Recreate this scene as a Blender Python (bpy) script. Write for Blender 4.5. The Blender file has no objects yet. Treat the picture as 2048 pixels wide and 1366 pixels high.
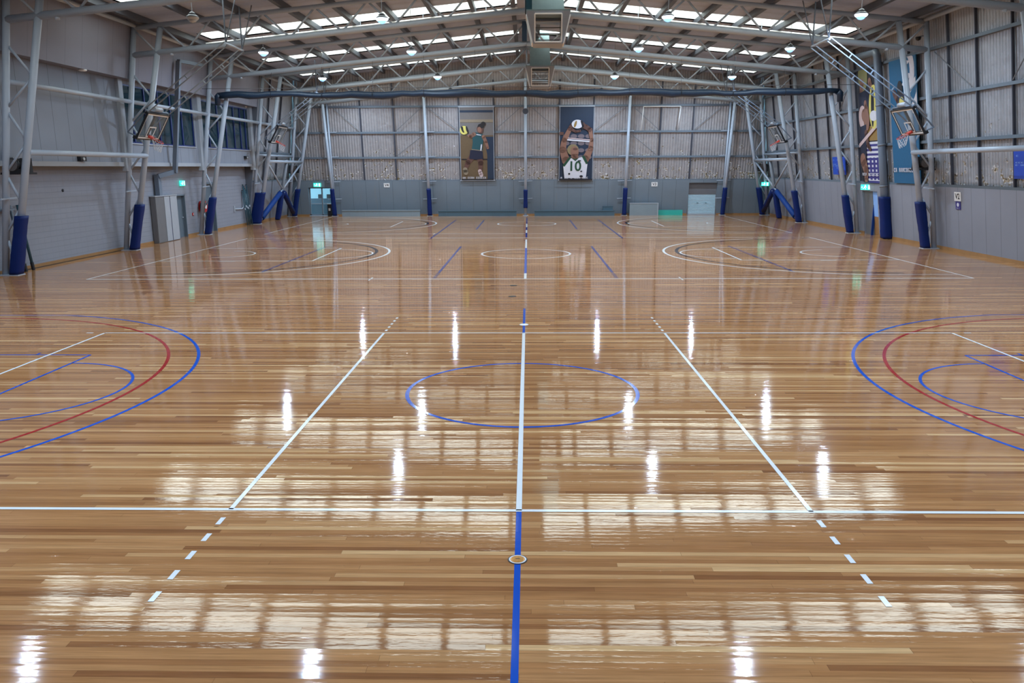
import bpy, math, random
from mathutils import Vector, Matrix
random.seed(7)
SC = bpy.context.scene
COL = SC.collection
PI = math.pi

# ------------------------------------------------------------------ camera, world, exposure
F_PX, YAW, PITCH, ROLL = 1599.26, -0.0207615, 0.2146126, -0.0042102
CAM = Vector((0.0949, -12.150, 3.4456))
_fwd = Vector((math.sin(YAW)*math.cos(PITCH), math.cos(YAW)*math.cos(PITCH), -math.sin(PITCH)))
_rt0 = Vector((math.cos(YAW), -math.sin(YAW), 0)); _up0 = _rt0.cross(_fwd)
_rt = math.cos(ROLL)*_rt0 + math.sin(ROLL)*_up0
_up = -math.sin(ROLL)*_rt0 + math.cos(ROLL)*_up0
cd = bpy.data.cameras.new('camera'); cam = bpy.data.objects.new('camera', cd); COL.objects.link(cam)
cd.sensor_width = 36.0; cd.lens = F_PX*36.0/2048.0; cd.clip_end = 300
mw = Matrix.Identity(4)
for i in range(3):
    mw[i][0] = _rt[i]; mw[i][1] = _up[i]; mw[i][2] = -_fwd[i]; mw[i][3] = CAM[i]
cam.matrix_world = mw
SC.camera = cam

w = bpy.data.worlds.new('sky'); SC.world = w; w.use_nodes = True
w.node_tree.nodes['Background'].inputs[0].default_value = (0.30, 0.74, 1.0, 1)
w.node_tree.nodes['Background'].inputs[1].default_value = 2.4
SC.view_settings.view_transform = 'Standard'; SC.view_settings.look = 'None'
SC.view_settings.gamma = 1.0; SC.view_settings.use_curve_mapping = False
SC.view_settings.exposure = 0.22
SC.cycles.caustics_reflective = False; SC.cycles.caustics_refractive = False
SC.cycles.sample_clamp_indirect = 6.0
SC.cycles.max_bounces = 8; SC.cycles.diffuse_bounces = 4
SC.cycles.use_denoising = True
SC.cycles.adaptive_threshold = 0.015

LAMP_W = 290.0        # each high-bay lamp
SKY_E = 5.0           # daylight coming through the roof sheets

def ray(px):
    d = _rt*((px[0]-1024)/F_PX) - _up*((px[1]-683)/F_PX) + _fwd
    return d
def at_y(px, Y):
    d = ray(px); return CAM + d*((Y-CAM.y)/d.y)
def at_x(px, X):
    d = ray(px); return CAM + d*((X-CAM.x)/d.x)
def at_floor(px):
    d = ray(px); return CAM + d*(-CAM.z/d.z)

# ------------------------------------------------------------------ materials
class NT:
    def __init__(s, name):
        s.m = bpy.data.materials.new(name); s.m.use_nodes = True
        s.t = s.m.node_tree; s.b = s.t.nodes['Principled BSDF']; s.out = s.t.nodes['Material Output']
    def n(s, typ, ins=None, **pr):
        nd = s.t.nodes.new(typ)
        for k, v in pr.items(): setattr(nd, k, v)
        for k, v in (ins or {}).items(): s.set(nd.inputs[k], v)
        return nd
    def set(s, sock, v):
        if isinstance(v, bpy.types.NodeSocket): s.t.links.new(v, sock)
        else: sock.default_value = v
    def math(s, op, a, b=0.0, c=0.0):
        nd = s.t.nodes.new('ShaderNodeMath'); nd.operation = op
        for i, v in enumerate((a, b, c)): s.set(nd.inputs[i], v)
        return nd.outputs[0]
    def mix(s, f, a, b, bl='MIX'):
        nd = s.t.nodes.new('ShaderNodeMix'); nd.data_type = 'RGBA'; nd.blend_type = bl
        s.set(nd.inputs[0], f); s.set(nd.inputs[6], a); s.set(nd.inputs[7], b)
        return nd.outputs[2]
    def ramp(s, f, stops):
        nd = s.t.nodes.new('ShaderNodeValToRGB'); s.set(nd.inputs[0], f)
        e = nd.color_ramp.elements
        while len(e) < len(stops): e.new(0.5)
        for i, (p, c) in enumerate(stops): e[i].position = p; e[i].color = (*c, 1)
        return nd.outputs[0]
    def pos(s):
        g = s.n('ShaderNodeNewGeometry'); x = s.n('ShaderNodeSeparateXYZ', {0: g.outputs['Position']})
        return g.outputs['Position'], x.outputs[0], x.outputs[1], x.outputs[2]
    def vec(s, x, y, z):
        return s.n('ShaderNodeCombineXYZ', {0: x, 1: y, 2: z}).outputs[0]
    def noise(s, v, scale, detail=3.0, rough=0.55):
        return s.n('ShaderNodeTexNoise', {'Vector': v, 'Scale': scale, 'Detail': detail, 'Roughness': rough}).outputs[0]
    def bump(s, h, dist, strength=1.0):
        return s.n('ShaderNodeBump', {'Height': h, 'Distance': dist, 'Strength': strength}).outputs[0]

def rgba(c): return (c[0], c[1], c[2], 1)
def mat(name, c, rough=0.5, metal=0.0, var=0.06, scale=3.0, emit=None, es=0.0, spec=0.5, alpha=None, trans=None):
    n = NT(name); b = n.b
    p, x, y, z = n.pos()
    f = n.noise(p, scale, 4)
    col = n.mix(f, rgba([v*(1-var) for v in c]), rgba([min(1, v*(1+var)) for v in c]))
    n.set(b.inputs['Base Color'], col)
    b.inputs['Roughness'].default_value = rough; b.inputs['Metallic'].default_value = metal
    b.inputs['Specular IOR Level'].default_value = spec
    if emit:
        b.inputs['Emission Color'].default_value = rgba(emit); b.inputs['Emission Strength'].default_value = es
    if alpha is not None: b.inputs['Alpha'].default_value = alpha
    if trans is not None: b.inputs['Transmission Weight'].default_value = trans
    return n.m

def emitter(name, c, s):
    n = NT(name); e = n.n('ShaderNodeEmission', {'Color': rgba(c), 'Strength': s})
    n.t.links.new(e.outputs[0], n.out.inputs[0]); n.t.nodes.remove(n.b)
    return n.m

def floor_mat():
    n = NT('polished_timber'); b = n.b
    p, x, y, z = n.pos()
    PW = 0.070
    r = n.math('DIVIDE', y, PW); row = n.math('FLOOR', r); fr = n.math('FRACT', r)
    off = n.n('ShaderNodeTexWhiteNoise', {'W': row}, noise_dimensions='1D').outputs[0]
    u = n.math('ADD', n.math('DIVIDE', x, 3.1), n.math('MULTIPLY', off, 9.0))
    idx = n.math('FLOOR', u); fu = n.math('FRACT', u)
    rnd = n.n('ShaderNodeTexWhiteNoise', {'Vector': n.vec(row, idx, 3.0)}, noise_dimensions='3D').outputs[0]
    wood = n.ramp(rnd, [(0.0, (0.24, 0.094, 0.035)), (0.10, (0.33, 0.140, 0.052)), (0.45, (0.415, 0.189, 0.071)),
                        (0.78, (0.465, 0.222, 0.087)), (0.92, (0.54, 0.285, 0.120)), (1.0, (0.68, 0.41, 0.19))])
    g1 = n.noise(n.vec(n.math('MULTIPLY', x, 1.3), n.math('MULTIPLY', y, 45.0), rnd), 1.0, 4)
    g2 = n.noise(n.vec(n.math('MULTIPLY', x, 5.0), n.math('MULTIPLY', y, 190.0), rnd), 1.0, 2)
    gr = n.math('ADD', n.math('MULTIPLY', g1, 0.95), n.math('ADD', n.math('MULTIPLY', g2, 0.45), 0.32))
    col = n.mix(1.0, wood, n.vec(gr, gr, gr), 'MULTIPLY')
    # fine dark joints between the boards and at their ends
    e1 = n.math('LESS_THAN', fr, 0.025); e2 = n.math('LESS_THAN', fu, 0.0012)
    col = n.mix(n.math('MULTIPLY', n.math('MAXIMUM', e1, e2), 0.5), col, (0.09, 0.045, 0.02, 1))
    # sparse gum specks
    k = n.n('ShaderNodeTexVoronoi', {'Vector': n.vec(n.math('MULTIPLY', x, 0.6), n.math('MULTIPLY', y, 1.6), 0.0), 'Scale': 1.1})
    col = n.mix(n.math('MULTIPLY', n.math('LESS_THAN', k.outputs['Distance'], 0.018), 0.7), col, (0.08, 0.035, 0.015, 1))
    n.set(b.inputs['Base Color'], col)
    b.inputs['Roughness'].default_value = 0.05
    b.inputs['IOR'].default_value = 1.53
    # board cupping and lacquer ripple: stretches reflections along the view
    h1 = n.noise(n.vec(n.math('MULTIPLY', x, 0.5), n.math('MULTIPLY', y, 9.0), 0.0), 1.0, 1)
    h2 = n.noise(n.vec(n.math('MULTIPLY', x, 9.0), n.math('MULTIPLY', y, 34.0), 0.0), 1.0, 2)
    cup = n.math('MULTIPLY', n.math('POWER', n.math('ABSOLUTE', n.math('SUBTRACT', fr, 0.5)), 2.0), n.math('ADD', 0.7, rnd))
    tilt = n.math('MULTIPLY', n.math('SUBTRACT', rnd, 0.5), n.math('SUBTRACT', fr, 0.5))
    h = n.math('ADD', n.math('ADD', n.math('MULTIPLY', h1, 1.15), n.math('MULTIPLY', h2, 0.42)), n.math('ADD', n.math('MULTIPLY', tilt, 1.6), n.math('MULTIPLY', cup, 0.6)))
    n.set(b.inputs['Normal'], n.bump(h, 0.00072))
    return n.m

def line_mat(name, c):
    n = NT(name); b = n.b
    p, x, y, z = n.pos()
    f = n.noise(p, 6.0, 3)
    n.set(b.inputs['Base Color'], n.mix(f, rgba([v*0.92 for v in c]), rgba(c)))
    b.inputs['Roughness'].default_value = 0.09
    h1 = n.noise(n.vec(n.math('MULTIPLY', x, 0.55), n.math('MULTIPLY', y, 13.0), 0.0), 1.0, 1)
    n.set(b.inputs['Normal'], n.bump(h1, 0.0005))
    return n.m

def foil_mat(name, axis, base=(0.40, 0.355, 0.345)):
    """silver insulation foil behind safety mesh: ribs, creases, tears low on the wall"""
    n = NT(name); b = n.b
    p, x, y, z = n.pos()
    a = x if axis == 'X' else y
    rib = n.math('SINE', n.math('MULTIPLY', a, 2*PI/0.19))
    big = n.noise(n.vec(n.math('MULTIPLY', a, 0.35), n.math('MULTIPLY', z, 0.5), 0.0), 1.0, 3)
    cr = n.noise(n.vec(n.math('MULTIPLY', a, 1.5), n.math('MULTIPLY', z, 1.5), 1.0), 1.9, 6, 0.68)
    f = n.math('ADD', n.math('MULTIPLY', big, 0.55), n.math('ADD', n.math('MULTIPLY', cr, 0.55), n.math('MULTIPLY', rib, 0.13)))
    d = [v*0.50 for v in base]; l = [min(1, v*1.5) for v in base]
    col = n.mix(f, rgba(d), rgba(l))
    # roll overlaps
    fr = n.math('FRACT', n.math('DIVIDE', a, 1.18))
    col = n.mix(n.math('MULTIPLY', n.math('LESS_THAN', fr, 0.03), 0.35), col, (0.08, 0.08, 0.09, 1))
    # tears and dents, more of them low down
    low = n.n('ShaderNodeMapRange', {'Value': z, 'From Min': 2.5, 'From Max': 6.5, 'To Min': 0.17, 'To Max': 0.0}).outputs[0]
    t1 = n.noise(n.vec(n.math('MULTIPLY', a, 1.0), n.math('MULTIPLY', z, 1.0), 4.0), 3.2, 4, 0.7)
    pat = n.noise(n.vec(a, z, 9.0), 0.55, 2)
    lim = n.math('SUBTRACT', n.math('SUBTRACT', 0.715, low), n.math('MULTIPLY', n.math('SUBTRACT', pat, 0.5), 0.25))
    tear = n.math('GREATER_THAN', t1, lim)
    t2 = n.noise(n.vec(a, z, 14.0), 9.0, 2)
    tc = n.ramp(t2, [(0.36, (0.05, 0.045, 0.045)), (0.47, (0.35, 0.25, 0.10)), (0.53, (0.50, 0.49, 0.50)), (0.66, (0.85, 0.85, 0.88))])
    col = n.mix(tear, col, tc)
    # wool showing through larger rips
    rip = n.noise(n.vec(n.math('MULTIPLY', a, 0.8), n.math('MULTIPLY', z, 0.8), 21.0), 1.9, 5, 0.72)
    lowr = n.n('ShaderNodeMapRange', {'Value': z, 'From Min': 2.6, 'From Max': 4.1, 'To Min': 0.615, 'To Max': 0.80}).outputs[0]
    col = n.mix(n.math('GREATER_THAN', rip, lowr), col, n.ramp(t2, [(0.35, (0.16, 0.10, 0.03)), (0.55, (0.36, 0.25, 0.08))]))
    n.set(b.inputs['Base Color'], col)
    b.inputs['Roughness'].default_value = 0.42; b.inputs['Metallic'].default_value = 0.25
    h = n.math('ADD', n.math('MULTIPLY', rib, 0.25), n.math('ADD', n.math('MULTIPLY', cr, 1.3), n.math('MULTIPLY', tear, 0.25)))
    n.set(b.inputs['Normal'], n.bump(h, 0.05, 0.8))
    return n.m

def panel_mat(name, axis, c, pitch=1.02, rough=0.6, jw=0.022, dark=0.55, courses=None, var=0.12):
    """painted precast panels with vertical joints (and block courses when asked)"""
    n = NT(name); b = n.b
    p, x, y, z = n.pos()
    a = x if axis == 'X' else y
    f = n.noise(n.vec(n.math('MULTIPLY', a, 0.5), n.math('MULTIPLY', z, 0.7), 0.0), 1.0, 4)
    col = n.mix(f, rgba([v*(1-var) for v in c]), rgba([min(1, v*(1+var)) for v in c]))
    j = n.math('LESS_THAN', n.math('FRACT', n.math('DIVIDE', a, pitch)), jw/pitch)
    if courses:
        j = n.math('MAXIMUM', j, n.math('LESS_THAN', n.math('FRACT', n.math('DIVIDE', z, courses)), 0.012/courses))
    col = n.mix(n.math('MULTIPLY', j, dark), col, rgba([v*0.3 for v in c]))
    st = n.noise(n.vec(n.math('MULTIPLY', a, 2.2), n.math('MULTIPLY', z, 0.4), 2.0), 1.0, 3)
    col = n.mix(n.math('MULTIPLY', n.math('GREATER_THAN', st, 0.66), 0.12), col, (0.25, 0.20, 0.14, 1))
    n.set(b.inputs['Base Color'], col); b.inputs['Roughness'].default_value = rough
    n.set(b.inputs['Normal'], n.bump(j, -0.006))
    return n.m

def lining_mat():
    n = NT('roof_lining'); b = n.b
    p, x, y, z = n.pos()
    f = n.noise(n.vec(n.math('MULTIPLY', x, 0.8), n.math('MULTIPLY', y, 0.5), 0.0), 1.5, 4)
    sag = n.math('SINE', n.math('MULTIPLY', y, 2*PI/1.2))
    col = n.mix(f, (0.31, 0.36, 0.50, 1), (0.43, 0.49, 0.66, 1))
    j = n.math('LESS_THAN', n.math('FRACT', n.math('DIVIDE', y, 1.2)), 0.03)
    col = n.mix(n.math('MULTIPLY', j, 0.45), col, (0.16, 0.15, 0.17, 1))
    n.set(b.inputs['Base Color'], col); b.inputs['Roughness'].default_value = 0.6
    n.set(b.inputs['Normal'], n.bump(n.math('ADD', sag, n.math('MULTIPLY', f, 1.5)), 0.03))
    return n.m

MT = {}
MT['floor'] = floor_mat()
MT['white_line'] = line_mat('white_court_paint', (0.88, 0.90, 0.90))
MT['blue_line'] = line_mat('blue_court_paint', (0.003, 0.085, 0.50))
MT['navy_line'] = line_mat('navy_court_paint', (0.012, 0.045, 0.26))
MT['red_line'] = line_mat('red_court_paint', (0.40, 0.012, 0.012))
MT['black_line'] = line_mat('black_court_paint', (0.012, 0.009, 0.009))
MT['foil_x'] = foil_mat('wall_foil_back', 'X', (0.345, 0.325, 0.33))
MT['foil_y'] = foil_mat('wall_foil_side', 'Y', (0.335, 0.34, 0.37))
MT['dado_x'] = panel_mat('painted_panels_back', 'X', (0.165, 0.205, 0.245), 0.98)
MT['dado_y'] = panel_mat('painted_panels_side', 'Y', (0.235, 0.245, 0.29), 0.98)
MT['block'] = panel_mat('painted_blockwork', 'Y', (0.245, 0.26, 0.31), 0.40, jw=0.012, dark=0.06, courses=0.20)
MT['leftpanel'] = panel_mat('painted_panels_left', 'Y', (0.215, 0.24, 0.295), 0.96, dark=0.75)
MT['fascia'] = panel_mat('fascia_panels', 'Y', (0.205, 0.21, 0.265), 1.1, dark=0.35)
MT['lining'] = lining_mat()
MT['steel'] = mat('painted_grey_steel', (0.385, 0.44, 0.52), 0.38, var=0.05)
MT['steel_dark'] = mat('dusty_grey_steel', (0.17, 0.185, 0.21), 0.5)
MT['purlin'] = mat('galvanised_purlin', (0.085, 0.095, 0.12), 0.5, 0.3)
MT['girt'] = mat('blue_grey_girt', (0.12, 0.15, 0.185), 0.5)
MT['stud'] = mat('dark_wall_stud', (0.045, 0.05, 0.07), 0.5)
MT['pad'] = mat('blue_vinyl_pad', (0.001, 0.014, 0.105), 0.55, var=0.15, spec=0.25)
MT['pad_light'] = mat('mid_blue_vinyl_pad', (0.002, 0.036, 0.19), 0.55, var=0.15, spec=0.25)
MT['skirt'] = mat('timber_skirting', (0.33, 0.17, 0.065), 0.4, var=0.25)
MT['curtain'] = mat('navy_curtain_cloth', (0.006, 0.022, 0.05), 0.45, var=0.3)
MT['cable'] = mat('dark_cable', (0.05, 0.05, 0.06), 0.5)
MT['galv'] = mat('galvanised_sheet', (0.22, 0.30, 0.32), 0.35, 0.55, var=0.15)
MT['hood'] = mat('pale_grey_sheet', (0.27, 0.30, 0.36), 0.5)
MT['white'] = mat('white_paint', (0.78, 0.78, 0.78), 0.45)
MT['offwhite'] = mat('off_white_paint', (0.34, 0.37, 0.42), 0.45)
MT['black'] = mat('black_plastic', (0.012, 0.012, 0.015), 0.4)
MT['louvre'] = mat('grey_louvre', (0.10, 0.09, 0.09), 0.5)
MT['rim'] = mat('red_hoop_paint', (0.55, 0.05, 0.03), 0.35)
MT['net'] = mat('white_cord', (0.65, 0.66, 0.70), 0.7)
MT['greydoor'] = mat('grey_door_paint', (0.11, 0.145, 0.18), 0.45)
MT['bluewin'] = mat('blue_window_frame', (0.006, 0.02, 0.13), 0.4)
MT['cupgrey'] = mat('grey_laminate', (0.15, 0.15, 0.16), 0.5)
MT['cupwhite'] = mat('pale_laminate', (0.36, 0.385, 0.43), 0.45)
MT['pipe'] = mat('blue_grey_pipe', (0.15, 0.19, 0.25), 0.4)
MT['teal_dark'] = mat('dark_teal_paint', (0.055, 0.105, 0.14), 0.45)
MT['bench_grey'] = mat('pale_grey_bench', (0.20, 0.25, 0.28), 0.45)
MT['green'] = mat('sea_green_paint', (0.03, 0.40, 0.33), 0.45)
MT['post_teal'] = mat('teal_post_paint', (0.02, 0.07, 0.10), 0.3)
MT['red'] = mat('red_paint', (0.45, 0.02, 0.02), 0.4)
MT['brass'] = mat('brass', (0.55, 0.24, 0.04), 0.35, 0.3, var=0.6, scale=45)
MT['exit'] = emitter('lit_exit_green', (0.05, 0.85, 0.60), 1.6)
MT['exit_white'] = emitter('lit_exit_white', (0.85, 1.0, 0.95), 1.6)
MT['lens'] = emitter('lit_lamp_lens', (0.75, 0.88, 1.0), 6.0)
MT['lens_rim'] = emitter('lit_lamp_rim', (0.22, 0.46, 1.0), 2.2)  # blue bloom round a lit lamp, put in as a glowing colour
MT['lens_off'] = mat('unlit_lamp_lens', (0.5, 0.52, 0.55), 0.3)
MT['sky_sheet'] = emitter('daylit_roof_sheet', (0.90, 1.0, 0.95), SKY_E)
MT['well'] = mat('white_well_lining', (0.80, 0.82, 0.80), 0.6)
MT['glass'] = mat('clear_glass', (0.8, 0.85, 0.85), 0.03, alpha=0.08)
MT['darkglass'] = mat('dark_window_glass', (0.02, 0.05, 0.07), 0.04, alpha=0.72)
MT['board'] = mat('clear_backboard', (0.30, 0.36, 0.40), 0.06, alpha=0.14, spec=0.2)
MT['shutter'] = mat('pale_roller_steel', (0.38, 0.44, 0.49), 0.4, 0.1)
MT['signblue'] = mat('royal_blue_sign', (0.01, 0.07, 0.50), 0.4)
MT['signtext'] = mat('pale_blue_ink', (0.25, 0.45, 0.85), 0.5)
MT['concrete'] = mat('pale_paving', (0.5, 0.5, 0.5), 0.8)
def flat(name, c): MT[name] = mat(name, c, 0.55, var=0.1, scale=8)
for nm, c in dict(ink_navy=(0.012, 0.028, 0.06), ink_brown=(0.13, 0.085, 0.045), ink_wall=(0.16, 0.145, 0.14), ink_skin=(0.24, 0.12, 0.085),
                  ink_skin_dark=(0.11, 0.05, 0.04), ink_hair=(0.012, 0.01, 0.012), ink_blond=(0.22, 0.17, 0.09), ink_green=(0.012, 0.07, 0.085), ink_yellow=(0.62, 0.55, 0.14),
                  ink_black=(0.01, 0.01, 0.016), ink_white=(0.62, 0.62, 0.68), ink_teal=(0.005, 0.10, 0.22), ink_pink=(0.55, 0.42, 0.42),
                  ink_ochre=(0.28, 0.17, 0.05), ink_seat=(0.16, 0.13, 0.15), ink_purple=(0.04, 0.035, 0.20), ink_deepgreen=(0.01, 0.06, 0.03),
                  ink_shorts=(0.008, 0.012, 0.035), ink_tan=(0.25, 0.20, 0.14), ink_sage=(0.20, 0.20, 0.08)).items(): flat(nm, c)

# ------------------------------------------------------------------ mesh helpers
ORG = {}
class MB:
    def __init__(s): s.v = []; s.f = []; s.mi = []; s.cur = 0; s.mats = []
    def use(s, m):
        if m not in s.mats: s.mats.append(m)
        s.cur = s.mats.index(m); return s
    def add(s, vs, fs):
        o = len(s.v); s.v += [Vector(v) for v in vs]
        for f in fs: s.f.append(tuple(o+i for i in f)); s.mi.append(s.cur)
        return s
    def box(s, c, d, rot=None):
        c = Vector(c); h = Vector(d)/2; vs = []
        for z in (-1, 1):
            for y in (-1, 1):
                for x in (-1, 1):
                    q = Vector((x*h.x, y*h.y, z*h.z)); q = rot @ q if rot else q
                    vs.append(c+q)
        return s.add(vs, [(0, 2, 3, 1), (4, 5, 7, 6), (0, 1, 5, 4), (2, 6, 7, 3), (0, 4, 6, 2), (1, 3, 7, 5)])
    def bb(s, a, b):
        a = Vector(a); b = Vector(b)
        return s.box((a+b)/2, [abs(b[i]-a[i]) for i in range(3)])
    def frame(s, p0, p1):
        d = (p1-p0).normalized(); a = Vector((0, 0, 1)) if abs(d.z) < 0.95 else Vector((1, 0, 0))
        u = d.cross(a).normalized(); return d, u, u.cross(d).normalized()
    def tube(s, p0, p1, r, n=12, r1=None, cap=True):
        p0 = Vector(p0); p1 = Vector(p1); d, u, v = s.frame(p0, p1); r1 = r if r1 is None else r1
        vs = []
        for p, rr in ((p0, r), (p1, r1)):
            for i in range(n):
                t = 2*PI*i/n; vs.append(p + u*math.cos(t)*rr + v*math.sin(t)*rr)
        fs = [(i, (i+1) % n, n+(i+1) % n, n+i) for i in range(n)]
        if cap: fs += [tuple(range(n-1, -1, -1)), tuple(range(n, 2*n))]
        return s.add(vs, fs)
    def beam(s, p0, p1, wu, wv, up=None):
        p0 = Vector(p0); p1 = Vector(p1); d = (p1-p0).normalized()
        a = Vector(up) if up else (Vector((0, 0, 1)) if abs(d.z) < 0.95 else Vector((1, 0, 0)))
        u = d.cross(a).normalized(); v = u.cross(d).normalized(); vs = []
        for p in (p0, p1):
            for su, sv in ((-1, -1), (1, -1), (1, 1), (-1, 1)): vs.append(p+u*su*wu/2+v*sv*wv/2)
        return s.add(vs, [(0, 1, 2, 3)[::-1], (4, 5, 6, 7), (0, 1, 5, 4), (1, 2, 6, 5), (2, 3, 7, 6), (3, 0, 4, 7)])
    def path(s, pts, r, n=10):
        """swept tube through the points, rings at bisectors"""
        pts = [Vector(p) for p in pts]; rings = []
        u = None
        for i, p in enumerate(pts):
            if i == 0: d = pts[1]-p
            elif i == len(pts)-1: d = p-pts[-2]
            else: d = (pts[i+1]-p).normalized()+(p-pts[i-1]).normalized()
            d.normalize()
            if u is None:
                a = Vector((0, 0, 1)) if abs(d.z) < 0.95 else Vector((1, 0, 0)); u = d.cross(a).normalized()
            u = (u-d*u.dot(d)).normalized(); v = u.cross(d)
            rr = r[i] if isinstance(r, (list, tuple)) else r
            rings.append([p+u*math.cos(2*PI*k/n)*rr+v*math.sin(2*PI*k/n)*rr for k in range(n)])
        vs = [q for g in rings for q in g]; fs = []
        for j in range(len(rings)-1):
            for k in range(n): fs.append((j*n+k, j*n+(k+1) % n, (j+1)*n+(k+1) % n, (j+1)*n+k))
        fs += [tuple(range(n-1, -1, -1)), tuple(range((len(rings)-1)*n, len(rings)*n))]
        return s.add(vs, fs)
    def prism(s, poly, e0, e1):
        """poly: list of Vectors in 3D at e0 offset; swept to e1"""
        n = len(poly); e0 = Vector(e0); e1 = Vector(e1)
        vs = [Vector(p)+e0 for p in poly]+[Vector(p)+e1 for p in poly]
        fs = [tuple(range(n-1, -1, -1)), tuple(range(n, 2*n))]+[(i, (i+1) % n, n+(i+1) % n, n+i) for i in range(n)]
        return s.add(vs, fs)
    def lathe(s, c, prof, n=24, cap=True):
        c = Vector(c); vs = []; fs = []
        for r, z in prof:
            for i in range(n):
                t = 2*PI*i/n; vs.append(c+Vector((r*math.cos(t), r*math.sin(t), z)))
        m = len(prof)
        for j in range(m-1):
            for i in range(n): fs.append((j*n+i, j*n+(i+1) % n, (j+1)*n+(i+1) % n, (j+1)*n+i))
        if cap: fs += [tuple(range(n-1, -1, -1)), tuple(range((m-1)*n, m*n))]
        return s.add(vs, fs)
    def ring(s, c, r0, r1, a0=0, a1=2*PI, n=96, z=0.0):
        vs = []; fs = []
        for i in range(n+1):
            t = a0+(a1-a0)*i/n
            for r in (r0, r1): vs.append((c[0]+r*math.cos(t), c[1]+r*math.sin(t), z))
        for i in range(n): fs.append((2*i, 2*i+1, 2*i+3, 2*i+2))
        return s.add(vs, fs)
    def rect(s, x0, y0, x1, y1, z):
        return s.add([(x0, y0, z), (x1, y0, z), (x1, y1, z), (x0, y1, z)], [(0, 1, 2, 3)])
    def build(s, name, m=None, parent=None, loc=None, smooth=False, kind=None, label=None):
        if parent is not None: org = ORG[parent.name]
        elif loc is not None: org = Vector(loc)
        else: org = Vector((0, 0, 0))
        me = bpy.data.meshes.new(name)
        me.from_pydata([tuple(v-org) for v in s.v], [], s.f)
        for k in ([m] if m else s.mats): me.materials.append(MT[k])
        if not m: me.polygons.foreach_set('material_index', s.mi)
        if smooth:
            me.polygons.foreach_set('use_smooth', [len(f) <= 4 for f in s.f])
        me.update(); o = bpy.data.objects.new(name, me); COL.objects.link(o)
        if parent is not None: o.parent = parent
        else: o.location = org
        ORG[o.name] = org
        if kind: o['kind'] = kind
        if label: o['label'] = label
        return o

def tag(o, label, cat, group=None):
    o['label'] = label; o['category'] = cat
    if group: o['group'] = group
    return o
def thing(name, label, cat, loc, group=None):
    o = bpy.data.objects.new(name, None); COL.objects.link(o); o.empty_display_size = 0.2
    o.location = loc; ORG[o.name] = Vector(loc)
    return tag(o, label, cat, group)
def copy_tree(o, loc, label=None, swap=None):
    c = o.copy(); COL.objects.link(c); c.location = loc; ORG[c.name] = Vector(loc)
    if label: c['label'] = label
    for ch in o.children:
        k = ch.copy(); COL.objects.link(k); k.parent = c; ORG[k.name] = Vector(loc)
        for g in ch.children:
            h = g.copy(); COL.objects.link(h); h.parent = k
    return c
_txt = {}
def text_faces(txt, size):
    """outline lettering as (verts, faces) in 2D, centred"""
    cu = bpy.data.curves.new('t', 'FONT'); cu.body = txt; cu.size = size; cu.offset = size*0.02; cu.align_x = 'CENTER'; cu.align_y = 'CENTER'
    ob = bpy.data.objects.new('t', cu); COL.objects.link(ob)
    dg = bpy.context.evaluated_depsgraph_get(); me = bpy.data.meshes.new_from_object(ob.evaluated_get(dg))
    vs = [v.co.copy() for v in me.vertices]; fs = [tuple(p.vertices) for p in me.polygons]
    bpy.data.objects.remove(ob); bpy.data.curves.remove(cu); bpy.data.meshes.remove(me)
    return vs, fs

# ------------------------------------------------------------------ building dimensions
Y0, Y1 = -14.5, 47.3
LEAN = 0.145
XR = 17.55
def xw(z): return XR-LEAN*z            # inner face of the leaning side walls
def yw(z): return Y1-LEAN*z            # inner face of the leaning back wall
FR_Y = [14.1, 22.3, 30.45, 38.6, 45.75]
FR_DZ = [0.0, 0.0, -0.08, -0.2, -0.29]
LIN = 11.05                            # roof lining at the ridge
def zl(x): return LIN-0.1*abs(x)
def in_x(z): return 17.0-0.222*z       # inner legs of the frames
def out_x(z): return 17.36-0.1407*z    # outer legs

# ------------------------------------------------------------------ floor and lines
fl = MB(); fl.bb((-18.2, Y0-0.3, -0.25), (18.2, 48.2, 0.0))
floor = fl.build('floor', 'floor', kind='structure'); ORG[floor.name] = Vector((0, 0, 0))
def lines(name, m, fn, z=0.0015):
    b = MB(); fn(b, z); return b.build(name, m, floor)
LW = 0.05
def hl(b, x0, x1, y, z, w=LW): b.rect(x0, y-w/2, x1, y+w/2, z)
def vl(b, x, y0, y1, z, w=LW): b.rect(x-w/2, y0, x+w/2, y1, z)
# nearest court: white volleyball lines
def f(b, z):
    hl(b, -9, 9, 4.5, z); hl(b, -9, 9, -4.5, z, 0.055)
    vl(b, -9, -4.5, 4.5, z); vl(b, 9, -4.5, 4.5, z)
lines('white_volleyball_boundary', 'white_line', f, 0.0030)
lines('white_volleyball_centre_line', 'white_line', lambda b, z: vl(b, 0, -4.5, 4.5, z, 0.06), 0.0030)
def f(b, z):
    for s in (-1, 1):
        vl(b, s*2.98, -4.5, 4.5, z)
lines('white_attack_lines', 'white_line', f, 0.0030)
def f(b, z):
    for s in (-1, 1):
        for t in (-1, 1):
            for k in range(5):
                a = 4.5+0.20+k*0.36; vl(b, s*2.98, t*a if t > 0 else -(a+0.16), (a+0.16) if t > 0 else -a, z)
        hl(b, s*9.25, s*9.4, 4.5, z); 
lines('white_dashes', 'white_line', f, 0.0030)
def f(b, z):
    vl(b, 0, 4.5, 7.5, z, 0.055); vl(b, 0, -7.6, -4.53, z, 0.055)
lines('blue_centre_line', 'blue_line', f)
lines('blue_centre_circle', 'blue_line', lambda b, z: b.ring((0, 0), 1.77, 1.83, z=z), 0.0022)
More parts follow.
